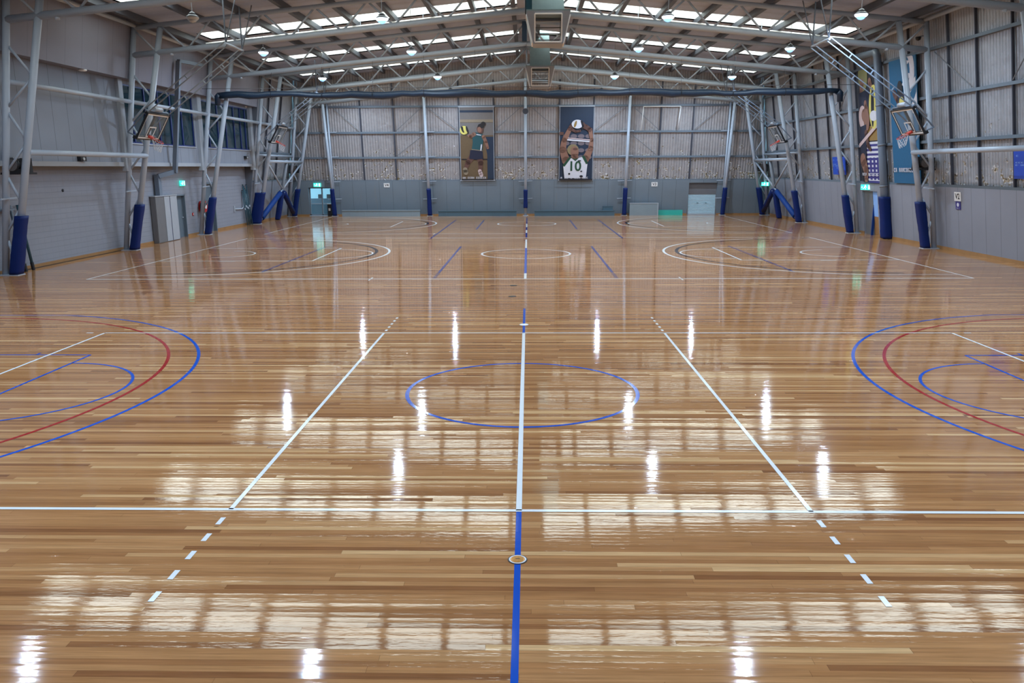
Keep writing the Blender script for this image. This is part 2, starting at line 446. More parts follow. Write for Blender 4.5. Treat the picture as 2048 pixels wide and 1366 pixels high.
for s in (-1, 1):
    a = PI if s > 0 else 0
    def arc3(b, z, r, s=s, a=a):
        th = math.asin(min(1, 6.6/r)) if r > 6.6 else PI/2
        b.ring((s*12.425, 0), r-0.03, r+0.03, a-th, a+th, 120, z)
        if r > 6.6:
            for t in (-1, 1): b.rect(min(s*14, s*(12.425-r*math.cos(th))), t*6.6-0.025, max(s*14, s*(12.425-r*math.cos(th))), t*6.6+0.025, z)
    lines('blue_three_point_arc', 'blue_line', lambda b, z: arc3(b, z, 6.75), 0.0018)
    lines('red_shooting_arc', 'red_line', lambda b, z: arc3(b, z, 6.22), 0.0020)
    def f(b, z, s=s, a=a):
        b.ring((s*8.2, 0), 1.775, 1.825, a-PI/2, a+PI/2, 64, z)
        vl(b, s*8.2, -2.45, 2.45, z)
        for t in (-1, 1): b.rect(min(s*8.2, s*14), t*2.45-0.025, max(s*8.2, s*14), t*2.45+0.025, z)
        for k in (9.25, 10.1, 10.95):
            for t in (-1, 1): vl(b, s*k, t*2.45 if t > 0 else -2.6, 2.6 if t > 0 else -2.45, z)
    lines('blue_key_lines', 'blue_line', f, 0.0024)
# middle court: white basketball lines, blue volleyball lines
CY = 20.45
def court(cy, wl, bl, lw=0.09):
    def f(b, z):
        hl(b, -14, 14, cy-7.5, z, lw); hl(b, -14, 14, cy+7.5, z, lw); vl(b, -14, cy-7.5, cy+7.5, z, 0.07); vl(b, 14, cy-7.5, cy+7.5, z, 0.07)
        for s in (-1, 1): vl(b, s*4.9, cy-7.85, cy-7.15, z)
    lines('white_basketball_boundary', wl, f)
    lines('white_centre_circle', wl, lambda b, z: b.ring((0, cy), 1.75, 1.84, z=z), 0.002)
    for s in (-1, 1):
        a = PI if s > 0 else 0
        def arc(b, z, r, hw=0.05, s=s, a=a):
            th = math.asin(min(1, 6.6/r)) if r > 6.6 else PI/2
            b.ring((s*12.425, cy), r-hw, r+hw, a-th, a+th, 120, z)
            if r > 6.6:
                for t in (-1, 1): b.rect(min(s*14, s*(12.425-r*math.cos(th))), cy+t*6.6-0.03, max(s*14, s*(12.425-r*math.cos(th))), cy+t*6.6+0.03, z)
        lines('white_three_point_arc', wl, lambda b, z: arc(b, z, 6.75), 0.0018)
        lines('black_shooting_arc', 'black_line', lambda b, z: arc(b, z, 6.22, 0.065), 0.0020)
        def g(b, z, s=s, a=a):
            b.ring((s*8.1, cy), 1.77, 1.84, a-PI/2, a+PI/2, 64, z)
            vl(b, s*8.1, cy-2.45, cy+2.45, z, 0.08)
            for t in (-1, 1): b.rect(min(s*8.1, s*14), cy+t*2.45-0.04, max(s*8.1, s*14), cy+t*2.45+0.04, z)
            for t in (-1, 1): b.rect(s*11.3-0.3, cy+t*2.52-0.08, s*11.3+0.3, cy+t*2.52+0.08, z)
            b.ring((s*12.425, cy), 1.21, 1.29, a-PI/2, a+PI/2, 48, z)
        lines('white_key_lines', wl, g, 0.0024)
court(CY, 'white_line', 'blue_line')
def f(b, z):
    for s in (-1, 1):
        vl(b, s*2.9, 14.4, 23.5, z, 0.08); vl(b, s*8.95, 14.7, 23.5, z, 0.075)
        for k in range(4): vl(b, s*2.9, 13.1+0.32*k, 13.26+0.32*k, z, 0.10)
lines('blue_volleyball_lines', 'navy_line', f, 0.0030)
lines('blue_net_line', 'blue_line', lambda b, z: vl(b, 0, 14.25, 22.8, z, 0.08), 0.0030)
def f(b, z):
    for a, c in ((12.95, 14.25), (22.8, 27.0), (31.0, 33.0), (35.2, 38.0)): vl(b, 0, a, c, z, 0.08)
lines('white_net_line', 'white_line', f, 0.0030)
court(38.0, 'white_line', 'navy_line')
def f(b, z):
    for s in (-1, 1):
        vl(b, s*4.75, 27.6, 42.0, z, 0.08); vl(b, s*2.85, 33.5, 41.8, z, 0.08)
    for a, c in ((28.0, 31.0), (33.0, 35.2), (38.0, 44.0)): vl(b, 0, a, c, z, 0.08)
lines('navy_volleyball_lines', 'navy_line', f, 0.0026)

# brass net-post socket covers in the floor
def socket(loc, label, r, full):
    t = thing('floor_socket_cover', label, 'floor cover', loc, 'net post socket covers in the floor')
    x, y = loc[0], loc[1]
    if full:
        MB().lathe((x, y, 0), [(0.088, 0.0), (0.088, 0.004), (0.078, 0.005)], 40).build('outer_ring', 'black', t)
        MB().lathe((x, y, 0), [(0.078, 0.0), (0.078, 0.006), (0.066, 0.0065)], 40).build('white_ring', 'white', t)
        MB().lathe((x, y, 0), [(0.066, 0.0), (0.066, 0.007), (0.055, 0.010), (0.03, 0.011)], 40).build('lid', 'brass', t)
        MB().box((x, y, 0.011), (0.04, 0.010, 0.002)).build('lift_slot', 'black', t)
    else:
        MB().lathe((x, y, 0), [(r, 0.0), (r, 0.005), (r*0.8, 0.006)], 28).build('lid', 'black' if full is False else 'white', t)
    return t
socket((0.0, -5.55, 0), 'round brass floor cover with black and white rings on the blue centre line', 0.15, True)
socket((0.0, 5.42, 0), 'small white floor cover on the far piece of blue centre line', 0.10, None)
socket((-0.34, 9.42, 0), 'dark floor cover beyond the nearest court, the closer of two', 0.11, False)
socket((-0.34, 11.49, 0), 'dark floor cover just before the middle court, the farther of two', 0.11, False)

# ------------------------------------------------------------------ walls
def side_slab(s, z0, z1, th, back=0.0, y0=Y0, y1=None, b=None):
    """slab of a leaning side wall between two heights"""
    b = b or MB()
    y1a = yw(z0)+0.05 if y1 is None else y1; y1b = yw(z1)+0.05 if y1 is None else y1
    a0 = xw(z0)+back; a1 = xw(z1)+back
    vs = [(s*a0, y0, z0), (s*(a0+th), y0, z0), (s*(a1+th), y0, z1), (s*a1, y0, z1),
          (s*a0, y1a, z0), (s*(a0+th), y1a, z0), (s*(a1+th), y1b, z1), (s*a1, y1b, z1)]
    return b.add(vs, [(0, 1, 2, 3), (7, 6, 5, 4), (0, 4, 5, 1), (1, 5, 6, 2), (2, 6, 7, 3), (3, 7, 4, 0)])
DZ = 2.58
# right wall: precast dado with an exit doorway, foil above
DR0, DR1, DRH = 28.15, 29.95, 2.2
b = side_slab(1, 0, DZ, 0.25, y1=DR0); side_slab(1, 0, DZ, 0.25, y0=DR1, b=b); side_slab(1, DRH, DZ, 0.25, y0=DR0, y1=DR1, b=b)
b.build('wall_right', 'dado_y', kind='structure')
side_slab(1, DZ, 9.7, 0.1, 0.16).build('wall_right_upper', 'foil_y', kind='structure')
# left wall beyond the inner building: dado and foil
LE = 38.5
side_slab(-1, 0, DZ, 0.25, y0=LE).build('wall_left_far', 'dado_y', kind='structure')
side_slab(-1, DZ, 9.7, 0.1, 0.16, y0=LE).build('wall_left_far_upper', 'foil_y', kind='structure')
# left inner building: blockwork below, overhanging panels and windows, leaning fascia
D1a, D1b, D2a, D2b = 27.75, 29.2, 31.55, 33.2
b = MB(); XL = -17.55
b.bb((XL, Y0, 0), (XL-0.25, D1a, 3.62)); b.bb((XL, D1b, 0), (XL-0.25, D2a, 3.62)); b.bb((XL, D2b, 0), (XL-0.25, LE, 3.62))
b.bb((XL, D1a, 2.15), (XL-0.25, D1b, 3.62)); b.bb((XL, D2a, 2.7), (XL-0.25, D2b, 3.62))
b.build('wall_left', 'block', kind='structure')
XU = -16.97; WZ0, WZ1 = 4.53, 6.95
b = MB()
b.bb((XU, Y0, 3.62), (XL-0.25, LE, WZ0-0.02))
b.bb((XU, Y0, WZ0-0.02), (XU-0.2, 22.5, 7.2)); b.bb((XU, 29.75, WZ0-0.02), (XU-0.2, 30.65, 7.2)); b.bb((XU, 38.05, WZ0-0.02), (XU-0.2, LE, 7.2))
b.bb((XU, 22.5, WZ1), (XU-0.2, 29.75, 7.2)); b.bb((XU, 30.65, WZ1), (XU-0.2, 38.05, 7.2))
b.build('wall_left_upper', 'leftpanel', kind='structure')
b = MB(); b.bb((XU+0.07, Y0, 3.55), (XU-0.5, LE, 3.72)); b.build('trim_1', 'offwhite', kind='structure')
b = MB()
for (y, wdt) in ((22.2, 0.36), (30.3, 0.5), (38.2, 0.45)): b.bb((XU+0.14, y-wdt/2, 3.35), (XU-0.05, y+wdt/2, 7.15))
b.build('trim_2', 'offwhite', kind='structure')
b = side_slab(-1, 7.12, 9.8, 0.12, -0.02, y1=LE)
b.bb((-xw(7.12)+0.02, Y0, 7.10), (XU-0.2, LE, 7.22)); b.build('wall_left_fascia', 'fascia', kind='structure')
b = MB(); b.prism([(-xw(0), LE-0.1, 0), (-xw(9.9)+0.05, LE-0.1, 9.9), (-18.6, LE-0.1, 9.9), (-18.6, LE-0.1, 0)], (0, 0, 0), (0, 0.1, 0)); b.build('wall_left_return', 'leftpanel', kind='structure')
# room behind the upper windows
b = MB(); b.bb((XU-0.2, Y0, 3.55), (-20.5, LE, 3.6)); b.bb((-20.5, Y0, 3.6), (-20.7, LE, 7.2)); b.bb((XU-0.2, Y0, 7.2), (-20.7, LE, 7.3))
b.bb((XU-0.2, LE-0.1, 3.6), (-20.7, LE, 7.2)); b.build('wall_gallery', 'greydoor', kind='structure')
def window(n, y0, y1, mull):
    fr = MB(); X = XU-0.06
    fr.bb((X-0.06, y0, WZ0), (X+0.03, y1, WZ0+0.06)); fr.bb((X-0.06, y0, WZ1-0.06), (X+0.03, y1, WZ1))
    fr.bb((X-0.06, y0, WZ0), (X+0.03, y0+0.06, WZ1)); fr.bb((X-0.06, y1-0.06, WZ0), (X+0.03, y1, WZ1))
    fo = fr.build('window_%d' % n, 'bluewin', kind='structure')
    for y in mull: MB().bb((X-0.07, y-0.05, WZ0), (X+0.04, y+0.05, WZ1)).build('mullion', 'bluewin', fo)
    ys = [y0]+list(mull)+[y1]
    for a, c in zip(ys, ys[1:]): MB().bb((X-0.02, a+0.05, WZ0+0.05), (X-0.01, c-0.05, WZ1-0.05)).build('pane', 'darkglass', fo)
    MB().bb((X-0.06, y0, WZ0-0.05), (XU+0.05, y1, WZ0)).build('sill', 'offwhite', fo)
window(1, 22.5, 29.75, (23.4, 24.58, 25.91, 27.17, 28.4))
window(2, 30.65, 38.05, (31.8, 33.09, 34.3, 35.59, 36.65, 37.5))
# back wall
b = MB()
def back_slab(x0, x1, z0, z1, th, back, b):
    a0 = yw(z0)+back; a1 = yw(z1)+back
    vs = [(x0, a0, z0), (x0, a0+th, z0), (x0, a1+th, z1), (x0, a1, z1), (x1, a0, z0), (x1, a0+th, z0), (x1, a1+th, z1), (x1, a1, z1)]
    return b.add(vs, [(3, 2, 1, 0), (4, 5, 6, 7), (0, 1, 5, 4), (1, 2, 6, 5), (2, 3, 7, 6), (3, 0, 4, 7)])
GD0, GD1, GDH = -16.0, -14.12, 2.05
RD0, RD1, RDH = 11.72, 13.78, 2.30
back_slab(-18.0, GD0, 0, 2.5, 0.25, 0, b); back_slab(GD0, GD1, GDH, 2.5, 0.25, 0, b); back_slab(GD1, RD0, 0, 2.5, 0.25, 0, b)
back_slab(RD0, RD1, RDH, 2.5, 0.25, 0, b); back_slab(RD1, 18.0, 0, 2.5, 0.25, 0, b)
b.build('wall_back', 'dado_x', kind='structure')
b = MB(); back_slab(-18.0, 18.0, 2.5, 11.3, 0.1, 0.16, b); b.build('wall_back_upper', 'foil_x', kind='structure')
MB().bb((-18.2, Y0-0.3, 0), (18.2, Y0, 11.4)).build('wall_front', 'dado_x', kind='structure')
# skirtings
b = MB()
b.bb((XL, Y0, 0), (XL+0.03, D1a, 0.12)); b.bb((XL, D1b, 0), (XL+0.03, D2a, 0.12)); b.bb((XL, D2b, 0), (XL+0.03, LE, 0.12))
b.bb((XL, LE, 0), (XL+0.03, yw(0)-0.03, 0.12)); b.build('baseboard_left', 'skirt', kind='structure')
b = MB(); b.bb((XR-0.04, Y0, 0), (XR, DR0, 0.13)); b.bb((XR-0.04, DR1, 0), (XR, yw(0)-0.03, 0.13)); b.build('baseboard_right', 'skirt', kind='structure')
b = MB(); b.bb((-17.5, Y1-0.04, 0), (GD0, Y1, 0.10)); b.bb((GD1, Y1-0.04, 0), (RD0, Y1, 0.10)); b.bb((RD1, Y1-0.04, 0), (17.5, Y1, 0.10)); b.build('baseboard_back', 'skirt', kind='structure')
b = MB(); b.bb((XL+0.05, 13.2, 0.0), (XL+0.11, 22.0, 0.012)); b.build('trim_3', 'black', kind='structure')

# ------------------------------------------------------------------ roof lining with daylight strips
SKY = [(9.5, 11.2), (18.0, 20.1), (26.6, 28.5), (35.6, 37.2), (43.3, 44.6)]
b = MB()
def roof_piece(x0, x1, y0, y1, th=0.06, up=0.0, bld=None):
    bld = bld or b
    vs = [(x, y, zl(x)+up+d) for d in (0, th) for y in (y0, y1) for x in (x0, x1)]
    bld.add(vs, [(0, 2, 3, 1), (4, 5, 7, 6), (0, 1, 5, 4), (2, 6, 7, 3), (0, 4, 6, 2), (1, 3, 7, 5)])
prev = Y0-0.3
for y0, y1 in SKY+[(48.0, 48.0)]:
    for x0, x1 in ((-18.0, 0.0), (0.0, 18.0)): roof_piece(x0, x1, prev, y0)
    if y1 > y0:
        for x0, x1 in ((-18.0, -15.25), (-0.45, 0.0), (0.0, 0.75), (15.25, 18.0)): roof_piece(x0, x1, y0, y1)
    prev = y1
b.build('ceiling', 'lining', kind='structure')
wn = 3
for y0, y1 in SKY:
    for x0, x1 in ((-15.25, -0.45), (0.75, 15.25)):
        c = MB(); H = 0.42
        def wallq(xa, ya, xb, yb):
            c.add([(xa, ya, zl(xa)), (xb, yb, zl(xb)), (xb, yb, zl(xb)+H), (xa, ya, zl(xa)+H)], [(0, 1, 2, 3)])
        wallq(x0, y0, x1, y0); wallq(x1, y0, x1, y1); wallq(x1, y1, x0, y1); wallq(x0, y1, x0, y0)
        o = c.build('window_%d' % wn, 'well', kind='structure'); wn += 1
        q = MB(); roof_piece(x0, x1, y0-0.02, y1+0.02, 0.02, H, q); q.build('pane', 'sky_sheet', o)
# purlins
ords = ['first', 'second', 'third', 'fourth', 'fifth', 'sixth', 'seventh', 'eighth', 'ninth']
for s, nm in ((-1, 'left'), (1, 'right')):
    for k in range(9):
        x = s*(0.62+1.86*k) if k < 8 else s*15.62
        q = MB()
        zt = zl(x)-0.002
        q.bb((x-0.1, Y0+0.02, zt-0.24), (x+0.1, 45.85, zt))
        o = q.build('roof_purlin', 'purlin', loc=(x, Y0, zt))
        tag(o, 'long grey roof purlin, %s to the %s of the ridge' % (ords[k], nm), 'roof beam', 'purlins under the roof lining')

# ------------------------------------------------------------------ portal frames
FN = ['nearest lattice roof frame, partly cut off at the top of the picture', 'second lattice roof frame, with raised hoops just before it',
      'third lattice roof frame, the one carrying the rolled navy curtain', 'fourth lattice roof frame, behind the rolled curtain',
      'farthest lattice roof frame, right in front of the back wall']
def portal(Y, dz, label, yb):
    t = thing('portal_frame', 'grey tubular '+label, 'steel frame', (0, Y, 0), 'portal frames across the hall')
    def P(x, z): return Vector((x, Y+(yb-Y)*max(0, 1-z/9.0), z))
    for s in (-1, 1):
        MB().tube(P(s*in_x(0.02), 0.02), P(s*in_x(9.1), 9.1+dz), 0.115, 16).build('inner_leg', 'steel', t, smooth=True)
        MB().tube(P(s*out_x(0.02), 0.02), P(s*out_x(9.1), 9.1+dz), 0.11, 16).build('outer_leg', 'steel', t, smooth=True)
        MB().bb((s*16.82, yb-0.2, 0.0), (s*17.50, yb+0.2, 0.022)).build('base_plate', 'steel', t)
        MB().tube(P(s*16.08, 9.09+dz), P(0, 10.68+dz), 0.10, 14).build('top_chord', 'steel', t, smooth=True)
        MB().tube(P(s*16.2, 8.02+dz), P(0, 9.62+dz), 0.12, 14).build('bottom_chord', 'steel', t, smooth=True)
        # lattice between the chords
        n = 14; x0 = 15.0; dx = x0/n
        for k in range(n):
            xa = x0-k*dx; xb = x0-(k+1)*dx
            if k % 2 == 0: za, zb = 10.68-0.0993*xa, 9.62-0.0988*xb
            else: za, zb = 9.62-0.0988*xa, 10.68-0.0993*xb
            MB().tube(P(s*xa, za+dz), P(s*xb, zb+dz), 0.042, 8).build('web_brace', 'steel', t, smooth=True)
        MB().tube(P(s*out_x(9.05), 9.02+dz), P(s*in_x(8.15), 8.13+dz), 0.04, 8).build('web_brace', 'steel', t, smooth=True)
        # zigzag between the legs
        zs = [0.32+1.0*k for k in range(8)]
        for k in range(len(zs)-1):
            xa = out_x(zs[k]) if k % 2 else in_x(zs[k]); xb = in_x(zs[k+1]) if k % 2 else out_x(zs[k+1])
            MB().tube(P(s*xa, zs[k]), P(s*xb, zs[k+1]), 0.043, 8).build('leg_brace', 'steel', t, smooth=True)
        MB().beam((s*(out_x(2.5)-0.12), Y-0.45, 2.5), (s*(out_x(2.5)-0.12), Y+0.45, 2.53), 0.05, 0.05).build('girt_bracket', 'steel', t)
        MB().tube(P(s*14.6, 8.1+dz), P(s*14.6, 8.0+dz), 0.07, 12).build('cap', 'steel', t, smooth=True)
    MB().tube(P(0, 9.62+dz), P(0, 10.68+dz), 0.06, 10).build('king_post', 'steel', t, smooth=True)
    return t
FB = [14.1, 22.3, 30.45, 38.6, 46.6]
for Y, dz, l, yb in zip(FR_Y, FR_DZ, FN, FB): portal(Y, dz, l, yb)

# blue pads round the legs
def pad_mesh(p0, p1, wx, wy, n=18, wob=0.012, seed=0):
    rnd = random.Random(seed); b = MB(); p0 = Vector(p0); p1 = Vector(p1); rings = []
    m = 24
    for j in range(n+1):
        t = j/n; c = p0.lerp(p1, t); g = 1+0.05*math.sin(t*6+seed)+rnd.uniform(-wob, wob)*2
        ring = []
        for i in range(m):
            a = 2*PI*i/m; ca, sa = math.cos(a), math.sin(a)
            q = 0.55
            ring.append(c+Vector((math.copysign(abs(ca)**q, ca)*wx/2*g, math.copysign(abs(sa)**q, sa)*wy/2*g, 0)))
        rings.append(ring)
    vs = [v for r in rings for v in r]; fs = []
    for j in range(n):
        for i in range(m): fs.append((j*m+i, j*m+(i+1) % m, (j+1)*m+(i+1) % m, (j+1)*m+i))
    fs += [tuple(range(m-1, -1, -1)), tuple(range(n*m, (n+1)*m))]
    return b.add(vs, fs)
PADN = ['nearest', 'second nearest', 'third', 'fourth', 'farthest']
for i, (yb, Y) in enumerate(zip(FB, FR_Y)):
    for s, nm in ((-1, 'left'), (1, 'right')):
        if i == 0 and s > 0: continue
        z0, z1 = 0.03, 1.95
        yy = lambda z: Y+(yb-Y)*max(0, 1-z/9.0)
        wide = (i == 3 and s < 0); q = 0.16 if wide else 0.0
        b = pad_mesh((s*(in_x(z0)+q), yy(z0), z0), (s*(in_x(z1)+q), yy(z1), z1), 0.66 if wide else 0.34, 0.42, seed=i*2+(s > 0))
        o = b.build('column_pad', 'pad', loc=(s*in_x(0), yb, 0.03), smooth=True)
        where = ['nearest by the left wall', 'below the raised left hoop', 'by the red hose reel',
                 'beside the leaning teal posts', 'left of the glass doors'] if s < 0 else ['', 'beside the white V2 sign', 'just past the right exit doorway',
                 'touching the right mid-blue slanted pad', 'below the far right exit sign']
        tag(o, 'navy blue pad round the inner frame leg %s' % where[i], 'padding', 'blue pads round the steel columns')

# long tubes between the frames
def tube_thing(name, label, p0, p1, r, cat='steel tube', grp='tubes between the portal frames', m='steel', collar=True):
    b = MB().tube(p0, p1, r, 14)
    o = b.build(name, m, loc=p0, smooth=True); tag(o, label, cat, grp); return o
for s, nm in ((-1, 'left'), (1, 'right')):
    ys = [5.9]+FR_Y
    for i in range(5):
        za = 9.16+(FR_DZ[i-1] if i else 0); zb = 9.16+FR_DZ[i]
        tube_thing('eave_tube', 'grey eaves tube along the %s wall, in the %s bay from the camera' % (nm, ords[i]),
                   (s*16.0, ys[i]+0.02, za), (s*16.0, ys[i+1]-0.02, zb), 0.085, grp='eaves tubes')
    for (i, j, zz, ln) in ((0, 1, 3.98, 'pale grey lower tube between the first and second frame legs on the %s'), (3, 4, 3.86, 'pale grey lower tube in front of the crossed bracing at the far %s')):
        tube_thing('rail_tube', ln % nm, (s*(in_x(zz)-0.05), FR_Y[i], zz), (s*(in_x(zz)-0.05), FR_Y[j]+(0.3 if j == 4 else 0), zz), 0.095, grp='lower rail tubes')
    tube_thing('rail_tube', 'pale grey tube between the outer legs behind the crossed bracing at the far %s' % nm, (s*out_x(4.25), 38.6, 4.25), (s*out_x(4.25), 46.1, 4.25), 0.08, grp='lower rail tubes')
for i in range(4):
    ya = FR_Y[i]; yb2 = FR_Y[i+1]+(0.25 if i == 3 else 0)
    tube_thing('girt_tube', ['pale tube across the left wall panels in the nearest bay', 'pale tube across the left windows behind the raised hoop',
               'pale tube across the farther left windows', 'pale tube at window height past the left windows'][i],
               (-out_x(6.18), ya, 6.18), (-out_x(6.18), yb2, 6.18), 0.085, grp='left wall girt tubes')

# crossed bracing with posts between frames four and five
for s, nm in ((-1, 'left'), (1, 'right')):
    YM = 42.6
    def Q(y, z, d=0.0): return Vector((s*(in_x(z)+d), y, z))
    t = thing('cross_brace', 'crossed steel bracing with a centre post by the far %s wall' % nm, 'bracing', Q(YM, 0), 'crossed bracing by the far columns')
    MB().tube(Q(YM, 0.0), Q(YM, 4.0), 0.11, 14).build('post', 'steel_dark', t, smooth=True)
    MB().tube(Q(38.75, 3.7, -0.02), Q(YM, 2.05, -0.02), 0.06, 10).build('brace', 'steel', t, smooth=True)
    MB().tube(Q(46.2, 3.8, -0.02), Q(YM, 2.05, -0.02), 0.06, 10).build('brace', 'steel', t, smooth=True)
    MB().tube(Q(YM, 2.05, -0.02), Q(39.0, 0.25, -0.02), 0.06, 10).build('brace', 'steel', t, smooth=True)
    MB().tube(Q(YM, 2.05, -0.02), Q(46.1, 0.25, -0.02), 0.06, 10).build('brace', 'steel', t, smooth=True)
    o = pad_mesh(Q(YM, 0.02), Q(YM, 1.98), 0.34, 0.40, seed=31).build('column_pad', 'pad', loc=Q(YM, 0.02), smooth=True)
    tag(o, 'upright navy pad round the bracing post by the far %s wall' % nm, 'padding', 'blue pads round the steel columns')
    for yb2, m2, w2 in ((39.05, 'pad_light', 'mid-blue slanted pad on the nearer brace'), (46.0, 'pad', 'navy slanted pad on the farther brace')):
        a = Q(YM+(0.45 if yb2 > YM else -0.45), 1.80, -0.02); c = Q(yb2, 0.34, -0.02)
        b = MB().path([a, a.lerp(c, .33), a.lerp(c, .66), c], 0.17, 12)
        o = b.build('brace_pad', m2, loc=c, smooth=True)
        tag(o, '%s of the far %s crossed bracing' % (w2, nm), 'padding', 'slanted blue pads on the bracing')

# back wall columns
BX = [-14.05, -7.07, -0.1, 7.05, 14.15]
BN = ['beside the glass doors', 'between the pale grey and left teal benches', 'at the middle of the back wall', 'right of the second teal bench', 'right of the roller door']
for i, x in enumerate(BX):
    xt = x*1.02; zt = (9.45 if i == 2 else 8.75 if i in (1, 3) else 8.0)
    f_ = zt/8.0
    t = thing('wall_column', 'pale steel back wall column '+BN[i], 'column', (x, 46.75, 0), 'columns along the back wall')
    MB().tube((x, 46.72, 0), (xt, 46.72-0.85*f_, zt), 0.10, 14).build('front_pipe', 'steel', t, smooth=True)
    MB().tube((x, 46.98, 0), (xt+(0.22 if x < 0 else -0.22)*(abs(x) > 10), 46.98-0.11*zt, zt), 0.075, 12).build('rear_pipe', 'steel', t, smooth=True)
    MB().bb((x-0.2, 46.55, 0), (x+0.2, 47.1, 0.02)).build('base_plate', 'steel', t)
    for z in (1.2, 2.45, 4.2, 5.9):
        MB().beam((x-0.5, yw(z)-0.14, z), (x+0.5, yw(z)-0.14, z+0.03), 0.05, 0.05).build('bracket', 'steel', t)
    z0, z1 = (0.55, 1.85) if i == 2 else (0.03, 1.95)
    yy = lambda z: 46.72-0.85*z/8.0
    o = pad_mesh((x+(xt-x)*z0/zt, yy(z0), z0), (x+(xt-x)*z1/zt, yy(z1), z1), 0.30, 0.36, seed=50+i).build('column_pad', 'pad', loc=(x, 46.72, z0), smooth=True)
    tag(o, 'narrow navy pad round the back wall column '+BN[i], 'padding', 'blue pads round the steel columns')

# girts and studs on the foil walls
for k, (z, nm) in enumerate(((2.62, 'lowest'), (4.42, 'second lowest'), (6.2, 'third'), (8.06, 'highest'))):
    b = MB().beam((xw(z)+0.09, 5, z), (xw(z)+0.09, yw(z)-0.1, z), 0.16, 0.12)
    tag(b.build('wall_girt', 'girt', loc=(xw(z), 5, z)), 'grey-blue horizontal girt along the right wall, %s of four' % nm, 'wall beam', 'girts on the right wall')
for k, (z, nm) in enumerate(((2.50, 'lowest'), (4.14, 'second lowest'), (5.88, 'third'), (7.64, 'highest'))):
    b = MB().beam((-xw(z)+0.05, yw(z)+0.09, z), (xw(z)-0.05, yw(z)+0.09, z), 0.16, 0.13)
    tag(b.build('wall_girt', 'girt', loc=(0, yw(z), z)), 'grey-blue horizontal girt along the back wall, %s of four' % nm, 'wall beam', 'girts on the back wall')
for z, nm in ((2.62, 'lower'), (4.42, 'middle'), (6.2, 'upper')):
    b = MB().beam((-xw(z)-0.09, LE+0.1, z), (-xw(z)-0.09, yw(z)-0.1, z), 0.16, 0.12)
    tag(b.build('wall_girt', 'girt', loc=(-xw(z), LE, z)), 'grey-blue girt in the far left foil corner, %s of three' % nm, 'wall beam', 'girts in the far left corner')
sy = [16.85, 19.1, 21.1, 24.4, 27.6, 30.2, 32.4, 34.3, 36.2, 40.2, 44.0]
for k, y in enumerate(sy):
    b = MB().beam((xw(2.6)+0.07, y, 2.6), (xw(9.3)+0.07, y, 9.3), 0.1, 0.065, up=(0, 1, 0))
    tag(b.build('wall_stud', 'stud', loc=(xw(2.6), y, 2.6)), 'dark upright stud on the right foil wall, %s from the camera' % (ords+['tenth', 'eleventh'])[k], 'wall stud', 'studs on the right wall')
for k, x in enumerate((-11.81, -9.46, -4.83, -2.36, 2.30, 4.70, 9.42, 11.70)):
    b = MB().beam((x, yw(2.5)+0.07, 2.5), (x, yw(9.4)+0.07, 9.4), 0.10, 0.1, up=(1, 0, 0))
    tag(b.build('wall_stud', 'stud', loc=(x, yw(2.5), 2.5)), 'dark upright stud on the back foil wall, %s from the left' % ords[k], 'wall stud', 'studs on the back wall')
for k, y in enumerate((40.8, 43.4)):
    b = MB().beam((-xw(2.6)-0.07, y, 2.6), (-xw(9.3)-0.07, y, 9.3), 0.09, 0.1, up=(0, 1, 0))
    tag(b.build('wall_stud', 'stud', loc=(-xw(2.6), y, 2.6)), 'dark upright stud in the far left foil corner, %s' % ('nearer', 'farther')[k], 'wall stud', 'studs in the far left corner')
# thin diagonal rods on the back wall
rods = [(-13.6, 7.5, -11.9, 6.0, 'beside the leftmost column'), (-9.3, 6.0, -7.5, 7.5, 'sloping up to the second column'), (-6.9, 7.5, -4.9, 6.0, 'between the second column and the left poster'),
        (-2.3, 6.0, -0.5, 7.5, 'between the left poster and middle column'), (0.4, 7.5, 2.2, 6.0, 'between the middle column and right poster'), (4.8, 6.0, 6.8, 7.5, 'right of the right poster'),
        (7.5, 7.5, 9.3, 6.0, 'beside the fourth column'), (11.8, 6.0, 13.6, 7.5, 'beside the rightmost column'), (-9.3, 4.3, -7.4, 5.7, 'one girt lower, by the second column'), (7.4, 5.7, 9.2, 4.3, 'one girt lower, by the fourth column')]
for xa, za, xb, zb, nm in rods:
    o = MB().tube((xa, yw(za)-0.03, za), (xb, yw(zb)-0.03, zb), 0.022, 6).build('brace_rod', 'steel_dark', loc=(xa, yw(za), za))
    tag(o, 'thin diagonal rod on the back wall '+nm, 'brace rod', 'diagonal rods on the back wall')
for ya, za, y2, zb, nm in ((22.0, 7.9, 19.3, 6.3, 'right of the V2 sign above'), (15.0, 7.9, 16.7, 6.3, 'at the right picture edge'), (30.3, 7.9, 32.2, 6.3, 'left of the tall players poster'), (38.2, 7.9, 36.3, 6.3, 'above the far blue sign')):
    o = MB().tube((xw(za)-0.03, ya, za), (xw(zb)-0.03, y2, zb), 0.022, 6).build('brace_rod', 'steel_dark', loc=(xw(za), ya, za))
    tag(o, 'thin diagonal rod on the right wall '+nm, 'brace rod', 'diagonal rods on the right wall')

